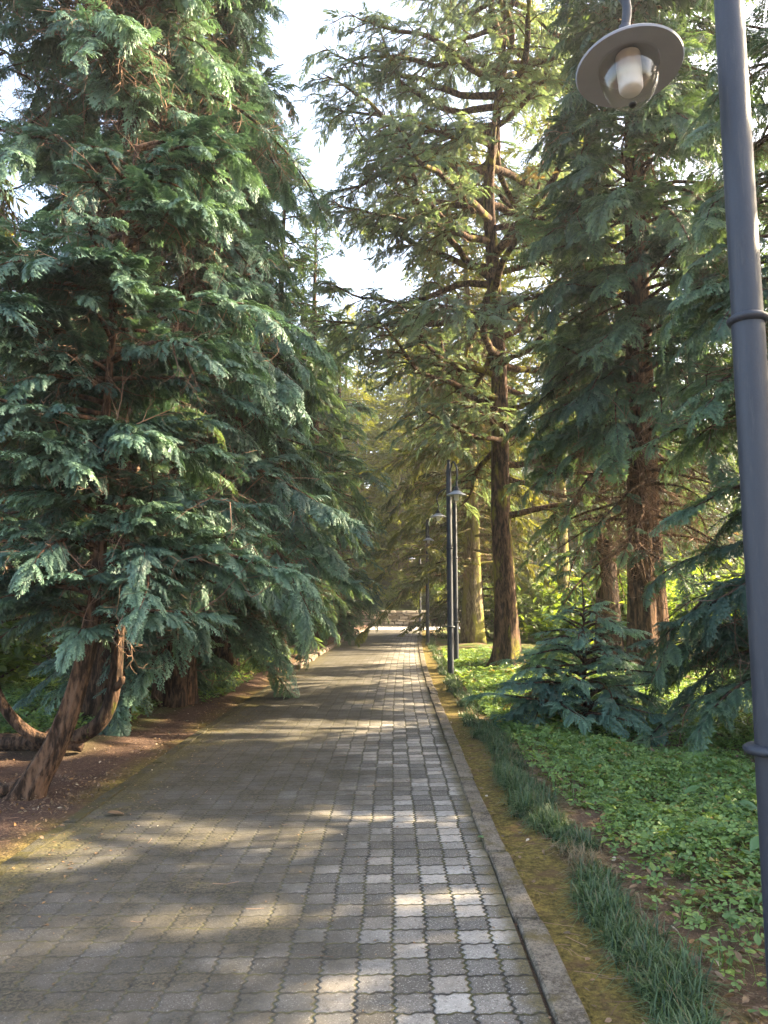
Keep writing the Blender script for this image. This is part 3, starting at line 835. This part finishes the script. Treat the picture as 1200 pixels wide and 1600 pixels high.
# ------------------------------------------------------------------ the trees along the right side
RT = 'tall conifers along the right side of the path'
b = np.array((2.68, 17.9, 0.0))
root = empty('grey_cypress', b, 'tall open grey-green conifer with a mossy trunk and crooked limbs against the sky', 'tree', RT)
t = Tree(41)
P = smooth_path([(2.66, 17.9, -.1), (2.68, 17.9, .6), (2.66, 17.9, 2), (2.62, 17.95, 4), (2.66, 18, 7), (2.56, 18, 10), (2.5, 18.05, 12.2), (2.75, 18.1, 14.2), (3.0, 18.2, 17), (2.9, 18.2, 20), (2.8, 18.2, 23)], 60)
f = np.linspace(0, 1, 60)
t.trunk(P, .29 * (1 - .95 * f ** .9) + .02 + .13 * np.exp(-f * 22), 22, .16, .7)
rg = np.random.default_rng(411)
for q in range(76):
    ff = (q + rg.random()) / 76; z = 4.9 + 17.2 * ff
    L = 5.6 * (1 - .5 * max(0, ff - .45)) * rg.uniform(.6, 1.1); th = q * 2.4 + rg.normal(0, .4)
    if ff < .12: L *= .75
    t.limb(t.at(z), th, L, rg.normal(.02 + .35 * ff, .18), .03 + .012 * L, int(5 + 2.8 * L), 1.15, .48, .02, droop=.4, gap=.16, start=.1, dead=.55 if ff > .3 else 1.1, wig=.1, tuft=1.0 if ff > .3 else .75)
for z, th, L in ((7.2, 2.7, 4.2), (8.4, -2.8, 4.4), (9.5, 3.1, 4.8), (10.6, -2.5, 4.5), (11.6, 2.9, 4.6), (6.4, -2.9, 3.8), (12.6, -3.0, 4.9), (13.9, 2.6, 4.7), (15.2, -2.6, 4.6), (14.4, 3.1, 4.8)):
    t.limb(t.at(z), th, L, .15, .03 + .012 * L, int(5 + 2.8 * L), 1.15, .48, .0, droop=.42, gap=.16, start=.1, dead=.8, wig=.1)
# long low bare limbs
for z, th, L in ((3.6, -.15, 3.2), (4.6, .5, 2.6)):
    t.limb(t.at(z), th, L, .0, .075, 5, .9, .5, .0, droop=.4, gap=.25, start=.4, dead=1.0)
t.finish(root, M['fol_grey'], M['bark_moss'], M['twig'], b)
b = np.array((4.75, 14.2, 0.0))
root = empty('broad_cypress', b, 'dense dark green cypress with a thick red-brown trunk right of the sapling', 'tree', RT)
t = Tree(42)
P = straight_trunk(b, 21, (.2, 0), rng=np.random.default_rng(42)); f = np.linspace(0, 1, len(P)) ** 1.15
t.trunk(P, .32 * (1 - .9 * f), 24, .16, .6)
rb = lambda f, a: (3.4 if math.cos(a) > -.2 else 2.3) * (1 - .95 * max(0, f - .3))
t.crown(4.6, 20.5, 150, rb, .85, rise=.12, droop=.6, gap=.14, dead=.5, start=.3)
t.crown(4.8, 18, 90, rb, .85, R(-115), R(85), rise=.16, droop=.62, gap=.12, dead=.3, start=.25)      # the side open to the path is the leafy one
t.crown(2.6, 4.8, 26, lambda f, a: 2.6, .6, rise=.0, droop=.4, gap=.4, dead=3.0, start=.55)
t.finish(root, M['fol_green'], M['bark_red'], M['twig'], b)
b = np.array((5.0, 8.6, 0.0))
root = empty('low_branched_cypress', b, 'cypress with low boughs brushing the ground cover at the right edge', 'tree', RT)
t = Tree(43)
P = straight_trunk(b, 15, rng=np.random.default_rng(43)); f = np.linspace(0, 1, len(P)) ** 1.15
t.trunk(P, .2 * (1 - .85 * f), 16, .12, .5)
t.crown(.5, 14.7, 150, lambda f, a: 2.55 * (1 - .8 * f ** 1.2), .62, lobe=3, rise=.16, droop=.5, gap=.115, dead=1.1, start=.28)
for z, a, L in ((.9, -2.75, 2.2), (.75, -2.4, 1.9), (.8, -2.05, 2.0)):
    t.bough(t.at(z), a, L, .12, .42, .55, gap=.085, dead=.8, start=.3)
t.finish(root, M['fol_green'], M['bark_dark'], M['twig'], b)
simple_tree('mossy_cypress', (2.95, 27.6, 0), 21, .3, 'conifer with a pale yellow mossy trunk right of the far path', 'tree', RT, 'fol_olive', 'bark_pale', 44,
            2.8, 170, lambda f, a: 4.3 * (1 - .8 * f), 1.0, rise=.05, droop=.42, gap=.25, dead=.9, start=.3, wig=.1, flare=.8)
simple_tree('shaded_cypress', (5.4, 18.8, 0), 12, .3, 'conifer with a dark trunk between the red-brown trunk and the mossy one', 'tree', RT, 'fol_green', 'bark_dark', 45,
            2.8, 70, lambda f, a: 2.3 * (1 - .8 * f), .75, rise=.05, droop=.5, gap=.24, dead=.9)
simple_tree('slender_cypress', (5.7, 25.0, 0), 23, .2, 'slender pale-trunked conifer with yellow-green sunlit foliage behind the right row', 'tree', RT, 'fol_sunlit', 'bark_pale', 46,
            7.0, 130, lambda f, a: 2.9 * (1 - .6 * f), .7, rise=.2, droop=.4, gap=.2, dead=.5)
simple_tree('overhanging_cypress', (3.9, 35.0, 0), 18, .35, 'dark conifer whose boughs hang low over the far end of the path', 'tree', RT, 'fol_olive', 'bark_dark', 47,
            1.0, 150, lambda f, a: 4.3 * (1 - .8 * f), 1.1, rise=.05, droop=.4, gap=.28, dead=.8)
# young conifer
b = np.array((2.45, 9.75, 0.0))
root = empty('young_cypress', b, 'young bushy blue-green conifer standing low in the ground cover on the right', 'tree')
t = Tree(51)
P = straight_trunk(b, 2.0, (.0, 0), 14, .03); t.trunk(P, np.linspace(.03, .006, 14), 10, .05)
t.crown(.10, 1.55, 58, lambda f, a: 1.3 * (1 - f) ** .75 + .14, .46, rise=.40, droop=.42, gap=.085, start=.2, dead=0)
t.finish(root, M['fol_young'], M['bark_dark'], M['twig'], b)

# ------------------------------------------------------------------ deeper woodland: three kinds, copied
protos = []
for q, (h, r_, n_, leaf, bark, sd_, z0) in enumerate(((19, .28, 135, 'fol_far', 'bark_dark', 61, 2.0), (15, .22, 120, 'fol_olive', 'bark_pale', 62, 2.6), (22, .32, 150, 'fol_green', 'bark_dark', 63, 1.4))):
    protos.append(simple_tree('forest_conifer', (0, 0, 0), h, r_, None, 'tree', None, leaf, bark, sd_, z0, n_, lambda f, a: 3.3 * (1 - f) ** .6 + .35, 1.25, lod=3, rise=.08, droop=.45, gap=.3, dead=.25))
rng = np.random.default_rng(77)
spots = []
for side in (-1, 1):
    for y in np.arange(15, 100, 4.2):
        for x in (6.5, 11, 16, 22, 29, 38):
            xx = side * (x + rng.uniform(-1.8, 1.8)); yy = y + rng.uniform(-1.9, 1.9)
            if abs(xx) > .58 * yy + 3: continue
            if side > 0 and x < 24 and yy < 33: continue            # a clearing lets the sun in behind the right row
            if 38.5 < yy < 48 or (side > 0 and 38 < yy < 64 and x < 23): continue
            if -.56 < xx / yy < -.42 and yy < 45: continue
            if rng.random() < (.1 if side < 0 else .5): continue
            spots.append((xx, yy))
for x, y in ((0, 75), (-5, 78), (6, 76), (6.8, 50.5), (-6.2, 52), (2.6, 61), (-1.6, 60)): spots.append((x, y))
WL = {(-1, 0): 'green conifer standing deep in the wood behind the left row', (-1, 1): 'pale-stemmed olive conifer deep in the wood behind the left row', (-1, 2): 'tall dark conifer deep in the wood behind the left row',
      (1, 0): 'green conifer standing deep in the wood behind the right row', (1, 1): 'pale-stemmed olive conifer deep in the wood behind the right row', (1, 2): 'tall dark conifer deep in the wood behind the right row'}
yel = simple_tree('sunlit_tree', (1.2, 55, 2.2), 24, .3, 'tall yellow-green sunlit tree beyond the stone wall at the end of the path', 'tree', 'sunlit trees beyond the stone wall', 'fol_sunlit', 'bark_pale', 66, 3.0, 150, lambda f, a: 4.2 * (1 - f ** 2.2) + .5, 1.3, lod=3, rise=.35, droop=.4, gap=.28, dead=.1, start=.35)
for x, y, z, sc, rz in ((-3.6, 58, 2.6, 1.05, 2.), (5.8, 57, 2.6, .9, 4.), (-8, 55, 2.3, .85, 1.), (1.6, 66, 4, 1.1, 3.), (-2.4, 50.5, 1.6, .72, .6), (3.6, 51, 1.7, .8, 5.), (.5, 49, 1.3, .55, 1.5)):
    copy_tree(yel, (x, y, z), rz, sc)
used = set()
for x, y in spots:
    q = int(rng.integers(0, 3)); sd_ = -1 if x < 0 else 1
    z = 0 if y < 45 else np.interp(y, (46, 50, 56, 70, 100), (.9, 1.6, 2.6, 4.5, 8)) - .2
    args = ((x, y, z), rng.uniform(0, 6.28), rng.uniform(.75, 1.15))
    lb = WL[(sd_, q)]
    gr = 'conifers deep in the wood on the left' if sd_ < 0 else 'conifers deep in the wood on the right'
    if q not in used:
        used.add(q); o = protos[q]; o.location = args[0]; o.rotation_euler = (0, 0, args[1]); o['label'] = lb; o['group'] = gr
    else:
        copy_tree(protos[q], *args, lb, gr)
# conifers outside the view whose shade falls across the near path
for x, y, sc, rz, p in ((7.65, 4.95, .47, 6.06, 0), (8.11, 1.53, .59, 2.09, 0), (10.63, 6.6, .62, 4.57, 0), (9.86, 11.06, .61, 6.04, 1), (10.92, 3.04, .89, 3.95, 1), (7.27, 6.84, .43, .56, 1), (10.18, 9.93, .64, 3.12, 0), (7.59, 8.67, .44, 5.84, 1)):
    copy_tree(protos[p], (x, y, 0), rz, sc, 'conifer in the wood on the right that shades the near path', 'conifers shading the near path')

# ------------------------------------------------------------------ shrubs
def leaf_template(n=6, bend=.25):
    """broad pointed leaf along +x, length 1"""
    V = [(0, 0, 0)]; tip = [0.2]
    ts = np.linspace(.15, .9, n - 2)
    for t_ in ts:
        w_ = .30 * math.sin(math.pi * t_ ** .8); z = -bend * t_ * t_
        V += [(t_, w_, z + .05), (t_, 0, z), (t_, -w_, z + .05)]; tip += [.7, .4, .7]
    V.append((1, 0, -bend)); tip.append(1)
    F = [(0, 2, 1), (0, 3, 2)]
    for q in range(len(ts) - 1):
        a = 1 + 3 * q
        F += [(a, a + 1, a + 4), (a, a + 4, a + 3), (a + 1, a + 2, a + 5), (a + 1, a + 5, a + 4)]
    a = 1 + 3 * (len(ts) - 1); e = len(V) - 1
    F += [(a, a + 1, e), (a + 1, a + 2, e)]
    return np.array(V, np.float32), np.array(F, np.int32), np.array(tip, np.float32)


LEAF = leaf_template(5)


def rand_dirs(rng, n, up=.2):
    d = rng.normal(0, 1, (n, 3)); d[:, 2] = np.abs(d[:, 2]) * .7 + up
    return unit(d)


def make_shrub(seed, r_, h, leafsize, n):
    rng = np.random.default_rng(seed); root = empty('shrub', (0, 0, 0)); lf = MB(); wd = MB()
    tips = []
    for q in range(16):
        a = rng.uniform(0, 6.28); rr = r_ * rng.uniform(.2, .9); zz = h * rng.uniform(.5, 1) * (1 - .35 * (rr / r_) ** 2)
        P = smooth_path([(0, 0, -.05), (.3 * rr * math.cos(a), .3 * rr * math.sin(a), .5 * zz), (rr * math.cos(a), rr * math.sin(a), zz)], 8)
        tube(wd, P, np.linspace(.02, .004, 8), 4, False); tips.append(P[3:])
    tips = np.concatenate(tips)
    pos = tips[rng.integers(0, len(tips), n)] + rng.normal(0, .16 * r_, (n, 3)); pos[:, 2] = np.maximum(pos[:, 2], .04)
    d = rand_dirs(rng, n, -.1); Z = rng.normal(0, .5, (n, 3)) + [0, 0, 1]; Z = unit(Z - d * np.sum(Z * d, 1)[:, None])
    place(lf, LEAF, d, Z, pos, rng.uniform(.6, 1.2, n) * leafsize, rng.random(n) * .95)
    wd.build('stems', M['bark_dark'], root); lf.build('foliage', M['fol_shrub'], root)
    root['category'] = 'shrub'
    return root


shp = [make_shrub(71, 1.2, 1.6, .16, 2600), make_shrub(72, .8, 1.0, .12, 1800)]
sspots = [(-1.6, 47.5, 1, 1.), (0.2, 47.8, 1, 1.3), (1.6, 48.2, 0, 1.2), (3.2, 47.4, 0, 1.), (-3.2, 48.5, 0, 1.4), (5.2, 48.4, 0, 1.5), (7.5, 48, 1, 1.4)]
bspots = [(5.2, 22, 1.3), (6.6, 20, 1.6), (7.6, 24, 1.7), (4.6, 31, 1.4), (8.6, 18.5, 1.5), (9.5, 27, 2.), (6.4, 29, 1.8), (11, 22, 2.), (8, 33, 2.2)]
lspots = [(-7, 13, 1.2), (-8.4, 15, 1.5), (-6.2, 16, 1.3), (-9.5, 18, 1.8), (-7.4, 20, 1.6)]
first = {0: True, 1: True}
for gi, (lst, lb, gr) in enumerate(((sspots, 'light green shrub on the bank above the stone wall', 'shrubs above the stone wall'),
                                    (bspots, 'sunlit yellow-green shrub in the clearing behind the right row of conifers', 'shrubs in the clearing on the right'),
                                    (lspots, 'green shrub in the undergrowth behind the left row of conifers', 'shrubs behind the left row'))):
    for sp in lst:
        q = sp[2] if gi == 0 else int(rng.integers(0, 2)); sc = sp[-1] * (1 if q == 0 or gi == 0 else 1.4)
        z = float(np.interp(sp[1], (46, 50), (.9, 1.5))) if gi == 0 else 0
        o = shp[q] if first[q] else copy_tree(shp[q], (0, 0, 0), 0, 1)
        first[q] = False
        o.location = (sp[0], sp[1], z); o.rotation_euler = (0, 0, rng.uniform(0, 6.28)); o.scale = (sc, sc, sc); o['label'] = lb; o['group'] = gr

# ------------------------------------------------------------------ ground cover, border grass, litter
def blades(mb, O, n, length, width, rng, lean=.9):
    """n arching grass blades from each point of O"""
    m = len(O) * n
    o = np.repeat(O, n, 0) + np.stack([rng.normal(0, .035, m), rng.normal(0, .035, m), np.zeros(m)], -1)
    a = rng.uniform(0, 6.28, m); h = np.stack([np.cos(a), np.sin(a), np.zeros(m)], -1); sv = np.stack([-np.sin(a), np.cos(a), np.zeros(m)], -1)
    L = length * rng.uniform(.55, 1.25, m)[:, None]; ln = lean * rng.uniform(.25, 1.2, m)[:, None]
    V = []
    up = np.array((0, 0, 1.0))
    for q, t_ in enumerate((0, .35, .7, 1.0)):
        c = o + L * (h * (ln * .75 * t_ ** 1.7) + up * (t_ * (1 - .12 * ln) - .55 * ln * t_ ** 2.3))
        ww = width * (1, .9, .6, .05)[q]
        V += [c + sv * ww, c - sv * ww]
    V = np.stack(V, 1)                      # m x 8 x 3
    F = np.array([(0, 1, 3, 2), (2, 3, 5, 4), (4, 5, 7, 6)])
    FF = (F[None] + (np.arange(m) * 8)[:, None, None]).reshape(-1, 4)
    mb.add(V.reshape(-1, 3), None, FF, tip=np.tile(np.array((0, 0, .3, .3, .6, .6, 1, 1)), m), rnd=np.repeat(rng.random(m) * .95, 8))


M['fol_mondo'] = foliage_mat('border_grass', (0.034, 0.072, 0.030), (0.135, 0.20, 0.095), trans=.22, rough=.38, hue=.45)
M['fol_dry'] = foliage_mat('dry_grass', (0.20, 0.15, 0.085), (0.33, 0.26, 0.16), trans=.2, hue=.1, dead_at=2)
M['fol_clover'] = foliage_mat('clover_leaf', (0.125, 0.215, 0.066), (0.215, 0.335, 0.110), trans=.3, hue=.6, dead=(.24, .19, .06))
M['fol_litter'] = foliage_mat('fallen_leaf_litter', (0.11, 0.065, 0.036), (0.30, 0.20, 0.12), trans=.1, dead_at=.9, dead=(.42, .36, .28))
M['fol_broad'] = foliage_mat('broad_leaf', (0.07, 0.15, 0.06), (0.11, 0.21, 0.10), trans=.28, rough=.35, hue=.2)
rng = np.random.default_rng(91)
mb = MB(); mbd = MB()
y = 1.6
while y < 34:
    st = .055 if y < 9 else (.1 if y < 16 else .2)
    gapz = 4.72 < y < 4.98
    for lane in range(2):
        wv = .045 * math.sin(y * 1.7) + .03 * math.sin(y * 4.1)
        o = np.array([(1.12 + wv + path_x(y) + rng.normal(0, .052), y + rng.normal(0, .04), 0)]); o[:, 2] = ground_z(o[:, 0], o[:, 1])
        if gapz or rng.random() < .04: blades(mbd, o, 40, .15, .0022, rng, 1.3); continue
        lean = .85
        blades(mb, o, int((52 + 34 * rng.random()) if y < 9 else 30), .158 * rng.uniform(.6, 1.3) * (1 + .2 * math.sin(y * 2.3)), (.0032 if y < 9 else .005), rng, 1.35)
        if rng.random() < .2: blades(mbd, o + [.03, 0, 0], 10, .17, .0022, rng, 1.3)
    y += st
tag(mb.build('border_grass', M['fol_mondo']), 'dark green tufted grass border right of the kerb', 'grass', None, 'stuff')
tag(mbd.build('dry_grass', M['fol_dry']), 'straw-coloured dry blades in the grass border', 'grass', None, 'stuff')

# clover-like cover
def clover_template(seed):
    rng = np.random.default_rng(seed); V = []; F = []; tip = []
    a0 = rng.uniform(0, 6.28)
    for q in range(3):
        a = a0 + q * 2.094 + rng.normal(0, .15); d = np.array((math.cos(a), math.sin(a), 0)); s_ = np.array((-d[1], d[0], 0)); up = np.array((0, 0, 1.0))
        b = len(V); dz = rng.uniform(-.25, .1)
        for (x, yv, z) in ((.04, 0, 0), (.45, .36, .06), (.85, .42, .02), (.95, .2, -.02), (.82, 0, -.06), (.95, -.2, -.02), (.85, -.42, .02), (.45, -.36, .06)):
            V.append(d * x + s_ * yv + up * (z + dz * x * x)); tip.append(x)
        F += [(b, b + e, b + e + 1) for e in range(7, 0, -1) if e + 1 < 8]
    F = [(f[0], f[2], f[1]) for f in F]
    return np.array(V, np.float32), np.array(F, np.int32), np.array(tip, np.float32)


CL = [clover_template(s) for s in range(5)]


def cover(mb, x0, x1, y0, y1, dens, size, rng, thin=None):
    n = int((x1 - x0) * (y1 - y0) * dens)
    x = rng.uniform(x0, x1, n); y = rng.uniform(y0, y1, n)
    nv = np.array([mnoise.noise((a * .9, b * .9, 3.1)) + .5 * mnoise.noise((a * 2.6, b * 2.6, 7)) for a, b in zip(x, y)])
    keep = nv > -.42
    if thin is not None: keep &= rng.random(n) < thin(x, y)
    x, y, nv = x[keep], y[keep], nv[keep]; n = len(x)
    O = np.stack([x + path_x(y), y, ground_z(x + path_x(y), y) + rng.uniform(.01, .11, n) * (1 + nv)], -1)
    Zs = unit(rng.normal(0, .33, (n, 3)) + [0, 0, 1.0]); a = rng.uniform(0, 6.28, n)
    Xs = np.stack([np.cos(a), np.sin(a), 0 * a], -1); Xs = unit(Xs - Zs * np.sum(Xs * Zs, 1)[:, None])
    sz = rng.uniform(.6, 1.35, n) * size; v = rng.integers(0, 5, n); rnd = rng.random(n)
    for q in range(5):
        k_ = v == q
        if k_.any(): place(mb, CL[q], Xs[k_], Zs[k_], O[k_], sz[k_], rnd[k_])


mb = MB()
th = lambda x, y: np.clip((x - 1.28) / .55, .0, 1) * np.clip((np.maximum(0, y - 2.7) / 2.6) ** 1.2 + .12 * (x - 1.6), .05, 1)
cover(mb, 1.3, 4.8, 2.2, 8.5, 1500, .033, rng, th)
cover(mb, 1.3, 6.5, 8.5, 14.5, 620, .044, rng)
cover(mb, 1.3, 7.5, 14.5, 24, 110, .075, rng)
cover(mb, -9, -3.4, 9.0, 15, 260, .055, rng)
cover(mb, -5, -2.75, 11.5, 22, 130, .055, rng)
n = 1500; x = rng.uniform(1.35, 4.5, n); y = rng.uniform(2.6, 10, n)
O = np.stack([x, y, ground_z(x, y) + rng.uniform(.03, .13, n)], -1); d = rand_dirs(rng, n, -.35); Zs = rng.normal(0, .3, (n, 3)) + [0, 0, 1]; Zs = unit(Zs - d * np.sum(Zs * d, 1)[:, None])
place(mb, LEAF, d, Zs, O, rng.uniform(.03, .075, n), rng.random(n) * .95)
O2 = np.stack([rng.uniform(1.4, 4.2, 260), rng.uniform(2.6, 9, 260)], -1); O2 = np.column_stack([O2, ground_z(O2[:, 0], O2[:, 1])])
blades(mb, O2, 7, .16, .0035, rng, 1.0)
tag(mb.build('ground_cover', M['fol_clover']), 'bright green clover-like ground cover under the conifers', 'ground cover', None, 'stuff')


def scatter_leaves(mb, x0, x1, y0, y1, n, size, rng, z=.012, flat=.35):
    x = rng.uniform(x0, x1, n); y = rng.uniform(y0, y1, n)
    O = np.stack([x + path_x(y), y, np.maximum(ground_z(x + path_x(y), y), .0) + z], -1)
    Zs = unit(rng.normal(0, flat, (n, 3)) + [0, 0, 1.0]); a = rng.uniform(0, 6.28, n)
    Xs = np.stack([np.cos(a), np.sin(a), 0 * a], -1); Xs = unit(Xs - Zs * np.sum(Xs * Zs, 1)[:, None])
    place(mb, LEAF, Xs, Zs, O, rng.uniform(.5, 1.4, n) * size, rng.random(n))


mb = MB()
scatter_leaves(mb, 1.25, 3.6, 2.2, 9, 3400, .035, rng); scatter_leaves(mb, 1.3, 3.6, 2.2, 8, 500, .04, rng, .06)
scatter_leaves(mb, -5.5, -2.42, 3.5, 12, 1500, .03, rng)
scatter_leaves(mb, .74, 1.05, 2.2, 14, 120, .03, rng)
scatter_leaves(mb, -2.2, .58, 2.2, 16, 420, .02, rng, .010, .1)
scatter_leaves(mb, -2.26, -1.6, 2.2, 14, 420, .024, rng, .010, .1)
scatter_leaves(mb, -3.6, -2.45, 5.8, 7.0, 420, .028, rng, .02, .5); scatter_leaves(mb, -2.75, -2.3, 3, 12, 420, .026, rng, .014, .4)
scatter_leaves(mb, .40, .74, 2.2, 14, 260, .016, rng, .012, .2); scatter_leaves(mb, -2.3, -1.9, 2.2, 16, 300, .022, rng, .012, .15)
tag(mb.build('leaf_litter', M['fol_litter']), 'dry brown leaf litter scattered on the soil', 'leaf litter', None, 'stuff')
# fine twigs and straw lying in the moss strip and on the soil
mb = MB(); n = 420
x = np.concatenate([rng.uniform(.75, 1.6, 260), rng.uniform(-4.5, -2.4, 120), rng.uniform(-2.2, .5, 40)]); y = rng.uniform(2.3, 9.5, n)
for q in range(n):
    a = rng.uniform(0, 6.28); L = rng.uniform(.04, .16); z = max(0, float(ground_z(x[q], y[q]))) + .012
    bnd = rng.normal(0, .25)
    p = [(x[q] + math.cos(a + bnd * t_) * L * t_, y[q] + math.sin(a + bnd * t_) * L * t_, z + .01 * rng.random()) for t_ in (-.5, 0, .5)]
    tube(mb, p, .0014, 3, False); mb.attr.setdefault('rnd', []).append((mb.n - 9, np.full(9, rng.random() * 1.6, np.float32)))
tag(mb.build('fallen_twigs', M['twig']), 'thin dry twigs and straw lying on moss and soil', 'twigs', None, 'stuff')

# single fallen leaves on the paving
for (x, y, sz, rz, mat, lb) in ((.565, 5.2, .085, .2, 'fol_broad', 'pale green fallen leaf lying on the paving beside the right kerb'),
                                (-2.13, 5.75, .13, .1, 'fol_litter', 'long brown fallen leaf on the mossy left edge of the paving'),
                                (-1.9, 3.75, .07, 2.4, 'fol_litter', 'curled dry leaf in a sunny patch near the left bottom corner'),
                                (.43, 7.1, .05, 1.2, 'fol_litter', 'small reddish leaf on the middle of the right paving rows')):
    mb = MB(); place(mb, leaf_template(7, .12), np.array([(math.cos(rz), math.sin(rz), 0.)]), np.array([(0, 0, 1.)]), np.array([(0, 0, 0.)]), np.array([sz]), np.array([.3]))
    o = mb.build('fallen_leaf', M[mat]); o.location = (x, y, .03); tag(o, lb, 'leaf', 'fallen leaves on the paving')

# broad-leaved plants in the ground cover
def broad_plant(loc, n, size, seed, label):
    rng = np.random.default_rng(seed); root = empty('broadleaf_plant', loc, label, 'plant', 'broad-leaved plants in the ground cover')
    st = MB(); lf = MB()
    for q in range(n):
        a = q * 2.4 + rng.normal(0, .3); L = size * rng.uniform(.7, 1.4); e = rng.uniform(.5, 1.1)
        tip = np.array((math.cos(a) * L * .8, math.sin(a) * L * .8, L * e))
        tube(st, smooth_path([(0, 0, -.02), tip * (.4, .4, .7), tip], 7), .003, 5, False)
        d = unit(np.array((math.cos(a), math.sin(a), -.15))); zz = unit(np.array((-.1 * math.cos(a), 0, 1.0)) + rng.normal(0, .15, 3)); zz = unit(zz - d * zz.dot(d))
        place(lf, leaf_template(8, .3), d[None], zz[None], tip[None], np.array([size * rng.uniform(.8, 1.15)]), np.array([rng.random() * .6]))
    st.build('stems', M['fol_clover'], root, True); lf.build('leaves', M['fol_broad'], root, True)


for a_ in (((2.42, 5.75, .04), 7, .16, 1, 'broad-leaved plant with pale green leaves in the middle of the ground cover'),
           ((2.36, 4.75, .03), 5, .14, 2, 'broad-leaved seedling beside bare litter left of the lamp post'),
           ((2.16, 4.0, .02), 6, .16, 3, 'broad-leaved plant low at the right edge below the others'),
           ((1.34, 3.62, .0), 4, .06, 4, 'lime green seedling growing out of the grass border')):
    broad_plant(*a_)

# ------------------------------------------------------------------ thin haze volume, added for the pale veil of the backlight
HAZE = 0.0009
if HAZE:
    k = NT('haze'); pv = k.n('ShaderNodeVolumePrincipled'); pv.inputs['Density'].default_value = HAZE
    pv.inputs['Color'].default_value = (.92, .93, .95, 1); pv.inputs['Anisotropy'].default_value = .35
    k.t.links.new(pv.outputs[0], k.out.inputs[1])
    x0, x1, y0, y1, z0, z1 = -410, 410, -40, 610, -1.2, 45
    V = [(x, y, z) for z in (z0, z1) for y in (y0, y1) for x in (x0, x1)]
    o = MB().add(V, None, [(0, 2, 3, 1), (4, 5, 7, 6), (0, 1, 5, 4), (2, 6, 7, 3), (0, 4, 6, 2), (1, 3, 7, 5)]).build('haze', k.m)
    tag(o, kind='stuff')
